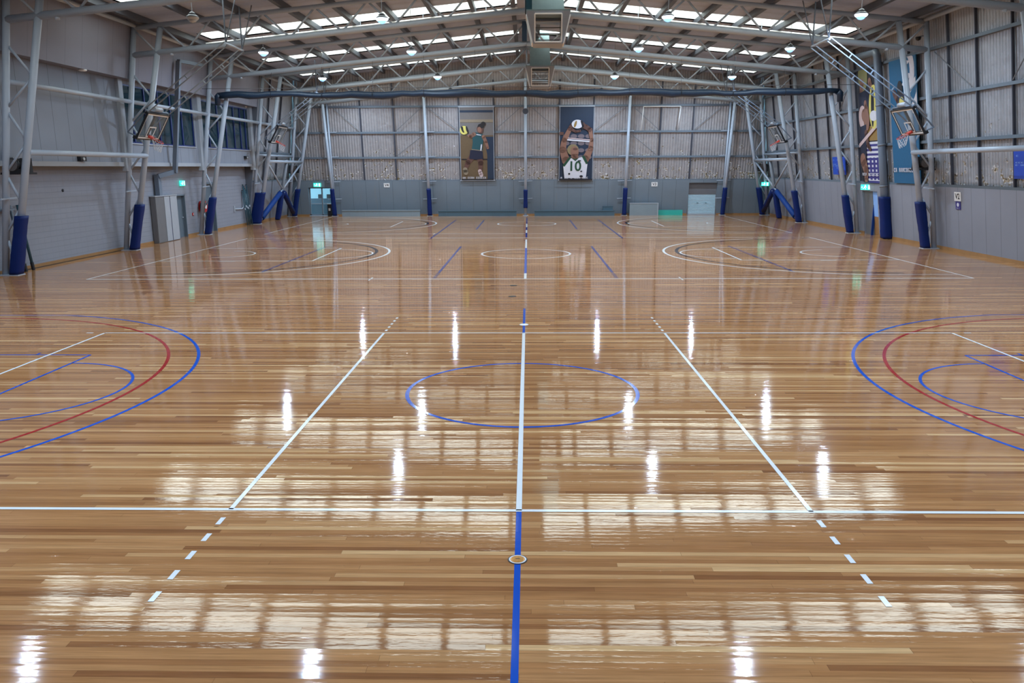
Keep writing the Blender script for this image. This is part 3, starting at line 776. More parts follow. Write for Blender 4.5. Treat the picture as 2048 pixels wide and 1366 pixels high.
# ------------------------------------------------------------------ high-bay lamps
def lamp(loc, label, lit):
    x, y, z = loc
    t = thing('high_bay_lamp', label, 'lamp', loc, 'hanging high-bay lamps')
    zc = zl(x)
    MB().tube((x, y, z+0.20), (x, y, zc-0.001), 0.012, 6).build('hanging_rod', 'steel', t)
    h = MB().lathe((x, y, z), [(0.21, 0.0), (0.21, 0.04), (0.15, 0.08), (0.10, 0.11), (0.09, 0.17), (0.04, 0.20)], 24).build('housing', 'steel_dark', t, smooth=True)
    MB().lathe((x, y, z), [(0.09, 0.11), (0.13, 0.115), (0.13, 0.13), (0.09, 0.135)], 20).build('heat_sink', 'purlin', h)
    MB().lathe((x, y, z), [(0.16, -0.09), (0.21, -0.045), (0.225, 0.0)], 24, cap=False).build('lens', 'lens' if lit else 'lens_off', t, smooth=True)
    MB().lathe((x, y, z), [(0.03, -0.18), (0.10, -0.155), (0.16, -0.09)], 24).build('diffuser', 'lens_rim' if lit else 'lens_off', t, smooth=True)  # lower cap of a lit lamp glows blue to imitate bloom
    if lit:
        ld = bpy.data.lights.new('lamp_light', 'AREA'); ld.shape = 'DISK'; ld.size = 0.13; ld.energy = LAMP_W
        ld.color = (0.60, 0.78, 1.0)
        lo = bpy.data.objects.new('lamp_light', ld); COL.objects.link(lo); lo.parent = t; lo.location = (0, 0, -0.195)
    return t
rowsY = [18.4, 26.4, 34.6, 43.0]
px = [[(385, 38), (764, 40), (1336, 36), (1722, 32)], [(527, 107), (823, 105), (1277, 99), (1580, 99)],
      [(645, 158), (875, 155), (1229, 154), (1464, 155)], [(704, 185), (901, 183), (1203, 183), (1404, 181)]]
rn = ['nearest visible row', 'second row', 'third row', 'farthest row']; cn = ['leftmost', 'left of the ridge', 'right of the ridge', 'rightmost']
for r in range(4):
    for c in range(4):
        P = at_y(px[r][c], rowsY[r])
        lit = not (r == 0 and c == 0)
        lamp((round(P.x, 2), rowsY[r], round(P.z+0.05, 2)), '%s high-bay lamp, %s in the %s' % ('glowing white' if lit else 'unlit grey', cn[c], rn[r]), lit)
for r, y in enumerate((5.3, -1.8, -10.0)):  # middle and near rows are out of view, added for their light
    for c, x in enumerate((-12.3, -5.25, 5.35, 12.4)):
        lamp((x, y, 8.75), 'glowing high-bay lamp overhead, %s in the %s row above the nearest court' % (cn[c], ['far', 'middle', 'near'][r]), True)

# white conduit lit by the daylight strip, and other roof runs
for s, nm, xa, xb in ((-1, 'left', -15.1, -0.4), (1, 'right', 0.9, 15.2)):
    b = MB(); t = thing('roof_conduit', 'white pipe hung under the roof daylight strip, %s of the ridge' % nm, 'pipe', (xa, 27.4, zl(xa)-0.36), 'white roof pipes')
    MB().tube((xa, 27.4, zl(xa)-0.36), (xb, 27.4, zl(xb)-0.36), 0.055, 10).build('pipe', 'white', t, smooth=True)
    for k in range(5):
        x = xa+(xb-xa)*(k+0.5)/5
        MB().beam((x, 27.4, zl(x)-0.002), (x, 27.4, zl(x)-0.44), 0.03, 0.03).build('hanger', 'steel', t)

# ridge air diffusers
def diffuser(cx, cy, label):
    t = thing('air_diffuser', label, 'air vent', (cx, cy, 8.0), 'roof air diffusers')
    zb, zt = 7.98, 9.10; wb, wt = 0.56, 0.82
    def V(i, w, z):
        sx, sy = ((-1, -1), (1, -1), (1, 1), (-1, 1))[i % 4]; return Vector((cx+sx*w, cy+sy*w, z))
    wz = lambda z: wb+(wt-wb)*(z-zb)/(zt-zb)
    za, zc2 = zb+0.06, zt-0.10
    hood = MB(); hood.add([V(i, wb, zb) for i in range(4)], [(3, 2, 1, 0)])
    for i in range(4):
        A0, A1 = V(i, wb, zb), V(i+1, wb, zb); B0, B1 = V(i, wt, zt), V(i+1, wt, zt)
        u = (A1-A0).normalized(); m0 = (A0+A1)/2; m1 = (B0+B1)/2
        o0 = m0.lerp(m1, (za-zb)/(zt-zb)); o1 = m0.lerp(m1, (zc2-zb)/(zt-zb)); q = 0.50
        P = [o0-u*q, o0+u*q, o1+u*q, o1-u*q]
        hood.add([A0, A1, B1, B0]+P, [(0, 1, 5, 4), (1, 2, 6, 5), (2, 3, 7, 6), (3, 0, 4, 7)])
        fr = MB(); nn = Vector((m1.x-m0.x, m1.y-m0.y, 0)).normalized()
        for k in range(4): fr.beam(P[k]+nn*0.02, P[(k+1) % 4]+nn*0.02, 0.05, 0.05)
        ff = fr.build('face_frame', 'white', t)
        for k in (0.25, 0.5, 0.75): MB().beam(P[0].lerp(P[3], k), P[1].lerp(P[2], k), 0.012, 0.035).build('blade', 'louvre', ff)
    hood.build('hood', 'hood', t)
    d = MB(); z1 = zl(0)-0.02
    A = [(cx+sx*0.60, cy+sy*0.60, zt) for sx, sy in ((-1, -1), (1, -1), (1, 1), (-1, 1))]
    B = [(cx-0.05+sx*0.55, cy+0.3+sy*0.5, z1) for sx, sy in ((-1, -1), (1, -1), (1, 1), (-1, 1))]
    d.add(A+B, [(i, (i+1) % 4, 4+(i+1) % 4, 4+i) for i in range(4)]+[(4, 5, 6, 7)]); d.build('duct', 'galv', t)
    MB().bb((cx-wt, cy-wt, zt), (cx+wt, cy+wt, zt+0.05)).build('top_flange', 'galv', t)
diffuser(0.84, 20.2, 'large grey air diffuser with white framed face, nearer of two at the ridge')
diffuser(0.78, 36.8, 'smaller-looking grey air diffuser with white framed face, farther along the ridge')
t = thing('loudspeaker', 'black loudspeaker hanging at the ridge beside the nearer air diffuser', 'speaker', (0.15, 21.3, 9.3))
MB().bb((-0.03, 21.1, 9.3), (0.33, 21.5, 9.95)).build('cabinet', 'black', t)
MB().bb((0.0, 21.085, 9.34), (0.30, 21.10, 9.91)).build('grille', 'post_teal', t)
MB().beam((0.15, 21.3, 9.95), (0.15, 21.3, zl(0)-0.01), 0.04, 0.04).build('bracket', 'steel', t)
t = thing('loudspeaker', 'dark slim loudspeaker fixed to the third frame at the ridge', 'speaker', (-0.05, 30.2, 9.6))
MB().bb((-0.22, 30.15, 9.62), (0.02, 30.33, 10.55)).build('cabinet', 'curtain', t)
MB().bb((-0.15, 30.30, 9.9), (-0.05, 30.40, 10.2)).build('bracket', 'steel', t)

# rolled divider curtain and its wire
b = MB(); pts = []; rr = []
random.seed(3)
for k in range(61):
    x = -15.75+31.5*k/60
    pts.append((x, 30.12, 7.10+0.035*math.sin(k*0.35)+0.03*math.sin(k*1.1)+0.03*random.uniform(-1, 1)-0.02))
    rr.append(0.155+0.025*math.sin(k*0.6)+0.015*random.uniform(-1, 1)+(0.03 if 15 < k < 45 else 0))
b.path(pts, rr, 14)
t = thing('rolled_curtain', 'long rolled navy divider curtain slung across the hall under the third frame', 'curtain', (0, 30.45, 7.1))
b.build('roll', 'curtain', t, smooth=True)
for k in range(1, 12):
    x = -15.6+k*2.6
    MB().path([(x, 30.12+0.2*math.sin(2*PI*i/12), 7.1+0.2*math.cos(2*PI*i/12)) for i in range(13)], 0.012, 6).build('strap', 'black', t)
    zc = 9.62-0.0988*abs(x)-0.08-0.1
    MB().tube((x, 30.12, 7.25), (x, 30.32, zc+0.05), 0.008, 5).build('hanging_cord', 'cable', t)
for s in (-1, 1): MB().path([(s*15.65, 30.12, 7.1), (s*15.78, 30.12, 7.0), (s*15.80, 30.12, 6.6)], [0.17, 0.16, 0.14], 12).build('end_tail', 'curtain', t, smooth=True)
o = MB().tube((-16.3, 29.5, 7.36), (16.25, 29.5, 7.36), 0.014, 6).build('wire', 'cable', loc=(0, 29.5, 7.36)); tag(o, 'thin straight wire stretched across the hall above the rolled curtain', 'wire')

# ------------------------------------------------------------------ raised basketball hoops
def hoop(s, cy, bx, bz, label, arm_x, arm_z):
    t = thing('basketball_hoop', label, 'basketball hoop', (s*bx, cy, bz), 'raised basketball hoops')
    # board plane: along Y, and e (down-outward)
    e = Vector((s*0.50, 0, -0.866)); nrm = Vector((-s*0.866, 0, -0.50)); C = Vector((s*bx, cy, bz)); yv = Vector((0, 1, 0))
    def B(u, v, d=0.0): return C+yv*u+e*v+nrm*d
    def slab(b, u0, u1, v0, v1, d0, d1):
        vs = [B(u, v, d) for d in (d0, d1) for v in (v0, v1) for u in (u0, u1)]
        b.add(vs, [(0, 2, 3, 1), (4, 5, 7, 6), (0, 1, 5, 4), (2, 6, 7, 3), (0, 4, 6, 2), (1, 3, 7, 5)]); return b
    W, H = 0.9, 0.525
    gp = slab(MB(), -W, W, -H, H, -0.008, 0.008).build('glass_panel', 'board', t)
    b = MB(); k = 0.055
    slab(b, -W, W, -H, -H+k, 0.009, 0.014); slab(b, -W, W, H-k, H, 0.009, 0.014); slab(b, -W, -W+k, -H, H, 0.009, 0.014); slab(b, W-k, W, -H, H, 0.009, 0.014)
    b.build('border_line', 'white', gp)
    b = MB(); k = 0.05
    slab(b, -.3, .3, 0.0, k, 0.009, 0.014); slab(b, -.3, -.3+k, 0, 0.45, 0.009, 0.014); slab(b, .3-k, .3, 0, 0.45, 0.009, 0.014); slab(b, -.3, .3, .45-k, .45, 0.009, 0.014)
    b.build('target_square', 'white', gp)
    b = MB(); slab(b, -W-.03, W+.03, -H-.04, -H, -0.05, 0.03); slab(b, -W-.03, W+.03, H, H+.05, -0.05, 0.03); slab(b, -W-.04, -W, -H-.04, H+.05, -0.05, 0.03); slab(b, W, W+.04, -H-.04, H+.05, -0.05, 0.03)
    slab(b, -W, W, H-.05, H+.08, -0.16, -0.05); slab(b, -.05, .05, -H, H, -0.12, -0.05); slab(b, -W, W, -H-.05, -H+.05, -0.16, -0.05)
    b.build('support_frame', 'black', t)
    # ring and net
    rc = B(0, 0.40, 0.15+0.23)
    b = MB(); ring = [rc+yv*0.23*math.cos(2*PI*i/28)+nrm*0.23*math.sin(2*PI*i/28) for i in range(29)]
    b.path(ring, 0.014, 8)
    slab(b, -0.1, 0.1, 0.36, 0.46, 0.01, 0.17)
    b.beam(B(-.08, .44, .02), B(-.12, .42, .2), .03, .03); b.beam(B(.08, .44, .02), B(.12, .42, .2), .03, .03)
    rg = b.build('ring', 'rim', t, smooth=True)
    nb = MB(); NN = 10
    def npt(i, j):
        fr = j/4.0; r = 0.225*(1-0.42*fr); a = 2*PI*(i+(0.5 if j % 2 else 0))/NN
        q = rc+yv*r*math.cos(a)+nrm*r*math.sin(a); return q+Vector((s*0.04, 0, -0.40))*fr
    for j in range(4):
        for i in range(NN):
            nb.tube(npt(i, j), npt(i, j+1), 0.006, 4, cap=False); nb.tube(npt(i, j), npt(i-1 if j % 2 == 0 else i+1, j+1), 0.006, 4, cap=False)
    nb.build('net', 'net', rg)
    # double-rail folding arms up to the roof
    for u in (-0.88, 0.88):
        p0 = Vector((s*arm_x, cy+u, arm_z)); p1 = B(u, -H-0.08, -0.1)
        d = (p1-p0).normalized(); side = Vector((d.z, 0, -d.x)); 
        b = MB()
        for q in (-0.085, 0.085): b.beam(p0+side*q, p1+side*q, 0.036, 0.036)
        L = (p1-p0).length; m = max(3, int(L/0.95))
        for i in range(m+1):
            c = p0.lerp(p1, i/m); b.beam(c-side*0.085, c+side*0.085, 0.04, 0.04)
        b.build('folding_arm', 'pipe' if s > 0 else 'steel_dark', t)
        q0 = B(u, -H+0.1, -0.12); q1 = B(u*0.9, H, -0.45); q2 = p1+side*0.1
        MB().tube(p1, q1, 0.03, 8).build('rear_strut', 'pipe', t)
        MB().tube(q1, B(u, H-0.05, -0.1), 0.03, 8).build('rear_strut', 'pipe', t)
        # hanger up to the roof purlins
        MB().tube(p0, (p0.x, p0.y, zl(p0.x)-0.24), 0.03, 8).build('roof_hanger', 'purlin', t)
        MB().tube(p0, (p0.x-s*0.5, p0.y, zl(p0.x-s*0.5)-0.24), 0.022, 8).build('roof_hanger', 'purlin', t)
    b = MB().tube(B(-0.95, -H-0.08, -0.1), B(0.95, -H-0.08, -0.1), 0.04, 10); b.build('cross_tube', 'pipe', t, smooth=True)
    MB().tube((s*arm_x, cy-0.95, arm_z), (s*arm_x, cy+0.95, arm_z), 0.045, 10).build('roof_axle', 'steel', t, smooth=True)
    b = MB(); b.tube(B(-0.3, -H-0.16, -0.12), B(0.35, -H-0.16, -0.12), 0.09, 12); b.build('winch_motor', 'offwhite', t, smooth=True)
hoop(-1, 20.4, 14.80, 5.07, 'raised glass basketball hoop on the left, nearer one in front of the windows', 11.32, 8.05)
hoop(1, 20.4, 14.86, 5.10, 'raised glass basketball hoop on the right, nearer one before the blue banner', 11.27, 8.05)
hoop(-1, 37.35, 14.93, 5.40, 'raised basketball hoop at the far left, beyond the rolled curtain', 12.3, 7.75)
hoop(1, 37.35, 14.88, 5.28, 'raised basketball hoop at the far right, beyond the rolled curtain', 12.0, 7.7)

# ------------------------------------------------------------------ hanging posters
class Art:
    """flat picture laid out in a poster's own u, v metres (v up)"""
    def __init__(s, o, u, v, n, W, H): s.o = Vector(o); s.u = Vector(u); s.v = Vector(v); s.n = Vector(n); s.W = W; s.H = H; s.b = MB(); s.k = 1
    def pt(s, x, y): return s.o+s.u*(x*s.W)+s.v*(y*s.H)+s.n*(0.004+0.004*s.k)
    def poly(s, m, pts):
        s.b.use(m); s.b.add([s.pt(*p) for p in pts], [tuple(range(len(pts)))]); s.k += 1; return s
    def rect(s, m, x0, y0, x1, y1): return s.poly(m, [(x0, y0), (x1, y0), (x1, y1), (x0, y1)])
    def ell(s, m, cx, cy, rx, ry, rot=0.0, n=28):
        a = s.W/s.H; P = []
        for i in range(n):
            t = 2*PI*i/n; x = rx*math.cos(t); y = ry*math.sin(t)/a
            X = x*math.cos(rot)-y*a*math.sin(rot); Yv = (x*math.sin(rot)+y*a*math.cos(rot))*a
            P.append((cx+X, cy+Yv))
        return s.poly(m, [(min(1, max(0, p[0])), min(1, max(0, p[1]))) for p in P])
    def limb(s, m, pts, rs):
        a = s.W/s.H
        L = []; R = []
        for i, (p, r) in enumerate(zip(pts, rs)):
            q0 = pts[max(0, i-1)]; q1 = pts[min(len(pts)-1, i+1)]
            dx = (q1[0]-q0[0]); dy = (q1[1]-q0[1])/a; l = math.hypot(dx, dy) or 1
            nx, ny = -dy/l*r, dx/l*r*a
            L.append((p[0]+nx, p[1]+ny)); R.append((p[0]-nx, p[1]-ny))
        for i in range(len(pts)-1):
            q = [L[i], L[i+1], R[i+1], R[i]]
            s.poly(m, [(min(1, max(0, x)), min(1, max(0, y))) for x, y in q]); s.k -= 1
        for p, r in zip(pts, rs): s.ell(m, p[0], p[1], r, r, n=16); s.k -= 1
        s.k += 1; return s
    def marks(s, m, x0, x1, y, h, n, seed=1):
        """small blurred lettering: rows of short strokes"""
        rnd = random.Random(seed); a = s.W/s.H
        wd = (x1-x0)/n
        for i in range(n):
            x = x0+i*wd
            if rnd.random() < 0.14: continue
            kind = rnd.random(); t = wd*0.24
            s.rect(m, x+wd*0.1, y, x+wd*0.1+t, y+h); s.k -= 1
            if kind < 0.6: s.rect(m, x+wd*0.6, y, x+wd*0.6+t, y+h); s.k -= 1
            if kind > 0.25: s.rect(m, x+wd*0.1, y+h*0.78, x+wd*0.84, y+h); s.k -= 1
            if kind > 0.5: s.rect(m, x+wd*0.1, y, x+wd*0.84, y+h*0.2); s.k -= 1
            elif kind > 0.2: s.rect(m, x+wd*0.1, y+h*0.42, x+wd*0.84, y+h*0.6); s.k -= 1
        s.k += 1; return s
    def text(s, m, txt, cx, cy, size, mirror=False):
        vs, fs = text_faces(txt, size); s.b.use(m)
        s.b.add([s.o+s.u*(cx*s.W+v.x)+s.v*(cy*s.H+v.y)+s.n*(0.004+0.004*s.k) for v in vs], fs); s.k += 1; return s

def poster(label, p00, uvec, vvec, W, H, draw, sheet, frame=True, name='wall_poster', cat='poster', group=None, depth=0.03):
    u = Vector(uvec).normalized(); v = Vector(vvec).normalized(); n = u.cross(v).normalized()
    if n.dot(CAM-Vector(p00)) < 0: n = -n
    o = Vector(p00); t = thing(name, label, cat, o, group)
    b = MB(); P = [o, o+u*W, o+u*W+v*H, o+v*H]; b.prism(P, n*-depth, n*0.004); b.build('sheet', sheet, t)
    a = Art(o, u, v, n, W, H); draw(a); a.b.build('picture', None, t)
    if frame:
        b = MB(); r = 0.035
        for q0, q1 in ((P[0], P[1]), (P[3], P[2])): MB().beam(q0-u*0.06, q1+u*0.06, 0.07, 0.07).build('hanging_bar', 'offwhite', t)
        for q0, q1 in ((P[0], P[3]), (P[1], P[2])): MB().beam(q0+n*0.02, q1+n*0.02, 0.04, 0.04).build('edge_cord', 'offwhite', t)
    return t
vb = Vector((0, -LEAN, 1)).normalized()
zb_, zt_ = 2.53, 7.60
LB = (zt_-zb_)/vb.z
def art_spiker(a):
    a.rect('ink_brown', 0, 0, 1, 0.80); a.rect('ink_wall', 0, 0.80, 1, 1.0); a.rect('ink_wall', 0, 0.62, 1, 0.79)
    a.rect('ink_navy', 0, 0.925, 1, 0.955); a.rect('ink_tan', 0, 0.795, 1, 0.832)
    a.rect('ink_brown', 0.02, 0.30, 0.98, 0.62)
    a.rect('ink_navy', 0.80, 0.02, 1.0, 0.60)
    a.poly('ink_navy', [(0.70, 0.60), (0.98, 0.60), (0.98, 0.40), (0.80, 0.36)])
    a.rect('ink_black', 0.03, 0.285, 0.80, 0.297)
    a.limb('ink_skin_dark', [(0.40, 0.36), (0.22, 0.25), (0.13, 0.15)], [0.10, 0.075, 0.05])
    a.limb('ink_skin_dark', [(0.55, 0.36), (0.60, 0.24), (0.58, 0.12)], [0.10, 0.075, 0.055])
    a.limb('ink_pink', [(0.57, 0.13), (0.61, 0.075)], [0.055, 0.06]); a.limb('ink_tan', [(0.13, 0.15), (0.15, 0.11)], [0.07, 0.07])
    a.poly('ink_shorts', [(0.30, 0.42), (0.66, 0.42), (0.68, 0.30), (0.48, 0.29), (0.26, 0.30)])
    a.poly('ink_green', [(0.36, 0.645), (0.44, 0.665), (0.62, 0.64), (0.74, 0.62), (0.68, 0.52), (0.66, 0.415), (0.34, 0.42), (0.38, 0.53)])
    a.poly('ink_tan', [(0.34, 0.425), (0.66, 0.405), (0.66, 0.415), (0.34, 0.435)])
    a.limb('ink_skin', [(0.42, 0.635), (0.32, 0.605), (0.28, 0.615)], [0.06, 0.05, 0.045])
    a.limb('ink_skin', [(0.70, 0.60), (0.77, 0.53), (0.82, 0.45)], [0.055, 0.045, 0.04])
    a.limb('ink_white', [(0.635, 0.49), (0.615, 0.42)], [0.02, 0.018])
    a.ell('ink_skin_dark', 0.60, 0.70, 0.095, 0.12, 0.2); a.ell('ink_hair', 0.63, 0.745, 0.10, 0.07, 0.2); a.ell('ink_hair', 0.70, 0.775, 0.07, 0.06)
    a.ell('ink_skin', 0.585, 0.695, 0.06, 0.085, 0.1); a.limb('ink_white', [(0.50, 0.632), (0.62, 0.622)], [0.012, 0.012])
    a.ell('ink_yellow', 0.13, 0.69, 0.125, 0.125); a.ell('ink_black', 0.09, 0.70, 0.04, 0.10, 0.35); a.ell('ink_black', 0.22, 0.70, 0.03, 0.10, 0.25); a.ell('ink_yellow', 0.15, 0.695, 0.035, 0.11, 0.3)
    a.rect('ink_black', 0.02, 0.005, 0.98, 0.022); a.marks('ink_white', 0.05, 0.76, 0.026, 0.026, 14, 4)
poster('tall poster of a player in green hitting a ball, left one on the back wall', (-4.76, yw(zb_)-0.10, zb_), (1, 0, 0), vb, 2.40, LB, art_spiker, 'ink_brown', group='back wall posters')
def art_setter(a):
    a.rect('ink_navy', 0, 0.0, 1, 1.0)
    for j in range(4):
        for i in range(4): a.ell('ink_seat', 0.2+0.22*i, 0.60-0.095*j, 0.10, 0.06)
    a.rect('ink_skin_dark', 0.0, 0.62, 0.12, 0.66)
    a.poly('ink_white', [(0.14, 0.548), (0.96, 0.517), (0.96, 0.535), (0.14, 0.57)]); a.poly('ink_pink', [(0.16, 0.575), (0.95, 0.543), (0.95, 0.556), (0.16, 0.588)])
    a.limb('ink_skin', [(0.20, 0.27), (0.10, 0.42), (0.14, 0.55), (0.30, 0.70)], [0.12, 0.10, 0.075, 0.06])
    a.limb('ink_skin', [(0.78, 0.29), (0.93, 0.43), (0.96, 0.55), (0.90, 0.69)], [0.11, 0.085, 0.06, 0.06])
    a.limb('ink_skin_dark', [(0.30, 0.70), (0.36, 0.76)], [0.06, 0.045]); a.limb('ink_skin_dark', [(0.88, 0.69), (0.76, 0.74)], [0.07, 0.05])
    a.limb('ink_skin_dark', [(0.33, 0.70), (0.48, 0.665), (0.60, 0.675)], [0.045, 0.035, 0.03])
    for k in range(4): a.limb('ink_skin_dark', [(0.78-0.01*k, 0.70+0.015*k), (0.70, 0.715+0.022*k)], [0.025, 0.018])
    a.ell('ink_white', 0.52, 0.765, 0.17, 0.125); a.ell('ink_ochre', 0.46, 0.765, 0.035, 0.10, -0.3); a.limb('ink_black', [(0.64, 0.80), (0.68, 0.74), (0.66, 0.70)], [0.03, 0.03, 0.02])
    a.ell('ink_blond', 0.40, 0.42, 0.17, 0.16); a.ell('ink_skin', 0.45, 0.39, 0.12, 0.17, 0.15); a.limb('ink_skin', [(0.46, 0.36), (0.46, 0.29)], [0.10, 0.10])
    a.ell('ink_skin_dark', 0.47, 0.43, 0.07, 0.035)
    a.poly('ink_white', [(0.30, 0.315), (0.38, 0.30), (0.48, 0.275), (0.58, 0.31), (0.70, 0.325), (0.84, 0.22), (0.80, 0.03), (0.16, 0.03), (0.12, 0.19)])
    a.poly('ink_deepgreen', [(0.30, 0.325), (0.36, 0.315), (0.16, 0.19), (0.09, 0.20)]); a.poly('ink_deepgreen', [(0.66, 0.335), (0.74, 0.34), (0.86, 0.24), (0.80, 0.22)])
    a.poly('ink_deepgreen', [(0.37, 0.305), (0.48, 0.265), (0.59, 0.315), (0.52, 0.30), (0.48, 0.288), (0.44, 0.298)])
    a.text('ink_deepgreen', '10', 0.46, 0.19, 0.95)
    for q in ((0.60, 0.27, 0.05, 0.018), (0.30, 0.09, 0.03, 0.03), (0.66, 0.125, 0.03, 0.02), (0.66, 0.055, 0.05, 0.035)): a.ell('ink_black', *q)
    a.rect('ink_black', 0.0, 0.0, 1, 0.02); a.marks('ink_white', 0.04, 0.93, 0.024, 0.024, 15, 9)
poster('tall poster of a setter in white jersey number 10, right one on the back wall', (2.31, yw(zb_)-0.10, zb_), (1, 0, 0), vb, 2.40, LB, art_setter, 'ink_navy', group='back wall posters')
vr = Vector((-LEAN, 0, 1)).normalized()
zb_, zt_ = 2.66, 8.0; LB = (zt_-zb_)/vr.z
def art_block(a):
    a.rect('ink_black', 0, 0.30, 1, 1.0); a.rect('ink_ochre', 0.35, 0.37, 1.0, 0.50)
    for k in range(18):
        y = 0.36-k*0.0205; a.rect('ink_white' if k % 2 == 0 else 'ink_purple', 0.30, y-0.0205, 1.0, y); a.k -= 1
    a.k += 1
    for k in range(4): a.rect('ink_purple', 0.42+0.17*k, 0.02, 0.52+0.17*k, 0.22); a.k -= 1
    a.k += 1
    a.ell('ink_sage', 0.30, 0.94, 0.22, 0.28); a.limb('ink_skin', [(0.25, 0.88), (0.20, 0.80), (0.36, 0.72)], [0.10, 0.08, 0.06]); a.limb('ink_skin', [(0.62, 0.88), (0.70, 0.80), (0.86, 0.80), (0.92, 0.90)], [0.08, 0.07, 0.06, 0.05])
    a.poly('ink_shorts', [(0.05, 0.80), (0.60, 0.82), (0.55, 0.66), (0.1, 0.66)])
    a.ell('ink_pink', 0.22, 0.58, 0.19, 0.24); a.limb('ink_skin', [(0.30, 0.60), (0.42, 0.64), (0.38, 0.70)], [0.13, 0.10, 0.07]); a.ell('ink_rust' if 'ink_rust' in MT else 'ink_skin', 0.40, 0.56, 0.14, 0.22)
    a.poly('ink_shorts', [(0.05, 0.50), (0.38, 0.52), (0.34, 0.36), (0.30, 0.20), (0.02, 0.20), (0.04, 0.36)])
    a.limb('ink_skin_dark', [(0.35, 0.44), (0.42, 0.33), (0.50, 0.30)], [0.07, 0.06, 0.05])
    a.limb('ink_skin', [(0.15, 0.20), (0.26, 0.10), (0.25, 0.02)], [0.14, 0.11, 0.07])
    a.poly('ink_pink', [(0.0, 0.315), (0.98, 0.50), (0.98, 0.54), (0.0, 0.35)])
    a.ell('ink_yellow', 0.78, 0.66, 0.21, 0.42, -0.1); a.ell('ink_black', 0.74, 0.66, 0.07, 0.38, -0.1); a.ell('ink_black', 0.95, 0.66, 0.04, 0.34)
    a.ell('ink_white', 0.78, 0.585, 0.18, 0.10)
    a.marks('ink_white', 0.10, 0.95, 0.06, 0.024, 12, 3)
W3 = 2.45
poster('tall colourful poster of volleyball players at a net above the right exit doorway', (xw(zb_)-0.07, 29.65, zb_), (0, -1, 0), vr, W3, LB, art_block, 'ink_black', frame=False, group='right wall posters')
def art_arcs(a):
    a.rect('ink_teal', 0, 0, 1, 1)
    # concentric white arcs and bars top right
    def arc(cx, cy, r0, r1, t0, t1):
        q = a.W/a.H; P = [(cx+r0*math.cos(t), cy+r0*math.sin(t)*q) for t in [t0+(t1-t0)*i/14 for i in range(15)]]
        P2 = [(cx+r1*math.cos(t), cy+r1*math.sin(t)*q) for t in [t1+(t0-t1)*i/14 for i in range(15)]]
        for i in range(14):
            quad = [P[i], P[i+1], P2[13-i], P2[14-i]]
            a.poly('ink_white', [(min(1, max(0, x)), min(1, max(0, y))) for x, y in quad]); a.k -= 1
        a.k += 1
    arc(0.42, 0.90, 0.36, 0.52, -1.25, 1.3); arc(0.42, 0.90, 0.68, 0.84, -1.05, 1.1)
    a.poly('ink_white', [(0.44, 0.79), (0.56, 0.785), (0.84, 0.86), (0.74, 0.875)]); a.poly('ink_white', [(0.50, 0.70), (0.64, 0.70), (0.98, 0.80), (0.98, 0.84)])
    a.poly('ink_white', [(0.48, 0.92), (0.62, 0.92), (0.80, 0.965), (0.68, 0.975)])
    # player silhouette reaching up
    a.limb('ink_skin_dark', [(0.42, 0.72), (0.42, 0.80)], [0.07, 0.05]); a.ell('ink_hair', 0.40, 0.755, 0.10, 0.16); a.limb('ink_skin_dark', [(0.18, 0.74), (0.32, 0.68)], [0.06, 0.07])
    a.poly('ink_shorts', [(0.32, 0.72), (0.56, 0.72), (0.60, 0.60), (0.34, 0.58)]); a.ell('ink_yellow', 0.46, 0.66, 0.09, 0.09); a.limb('ink_skin_dark', [(0.62, 0.66), (0.78, 0.62)], [0.06, 0.05])
    a.marks('ink_white', 0.05, 0.92, 0.095, 0.034, 13, 6)
poster('tall teal blue banner with white curved bars hanging behind the right hoop', (xw(zb_)-0.07, 26.03, zb_), (0, -1, 0), vr, 2.55, LB, art_arcs, 'ink_teal', frame=False, group='right wall posters')
def art_sign(a):
    a.rect('signblue', 0, 0, 1, 1)
    a.marks('signtext', 0.08, 0.72, 0.80, 0.05, 7, 2); a.marks('signtext', 0.06, 0.90, 0.56, 0.05, 9, 5); a.marks('signtext', 0.06, 0.86, 0.47, 0.05, 9, 8); a.marks('ink_white', 0.35, 0.6, 0.36, 0.05, 3, 8)
    a.rect('ink_purple', 0.42, 0.05, 1.0, 0.25)
for (ys_, lb) in ((33.6, 'royal blue notice board on the right wall between the second and third frames'), (16.68, 'royal blue notice board at the right picture edge')):
    z0 = 2.98; poster(lb, (xw(z0)-0.06, ys_, z0), (0, -1, 0), vr, 1.75, 0.95, art_sign, 'signblue', frame=False, name='notice_board', cat='notice', group='blue notice boards')
    pass
# court number signs
def number_sign(label, p00, u, v, W, H, txt, sub=False):
    def draw(a):
        a.rect('white', 0, 0, 1, 1); a.text('black', txt, 0.5, 0.5, H*0.86)
    poster(label, p00, u, v, W, H, draw, 'white', frame=False, name='court_sign', cat='sign', group='court number signs', depth=0.012)
number_sign('small white sign reading V4 on the back wall left of the second column', (-10.42, yw(2.05)-0.02, 2.05), (1, 0, 0), vb, 0.42, 0.30, 'V4')
number_sign('small white sign reading V3 on the back wall right of the fourth column', (9.0, yw(2.05)-0.02, 2.05), (1, 0, 0), vb, 0.44, 0.30, 'V3')
number_sign('small white sign reading V2 on the right wall beside a padded leg', (xw(2.05)-0.02, 20.82, 2.05), (0, -1, 0), vr, 0.50, 0.36, 'V2')
def art_ball(a):
    a.rect('ink_purple', 0, 0, 1, 1); a.ell('ink_white', 0.5, 0.6, 0.22, 0.22); a.marks('ink_white', 0.2, 0.8, 0.12, 0.10, 4, 4)
poster('small dark purple notice fixed below the V2 sign', (xw(1.72)-0.02, 20.73, 1.72), (0, -1, 0), vr, 0.36, 0.32, art_ball, 'ink_purple', frame=False, name='wall_notice', cat='notice', depth=0.012)

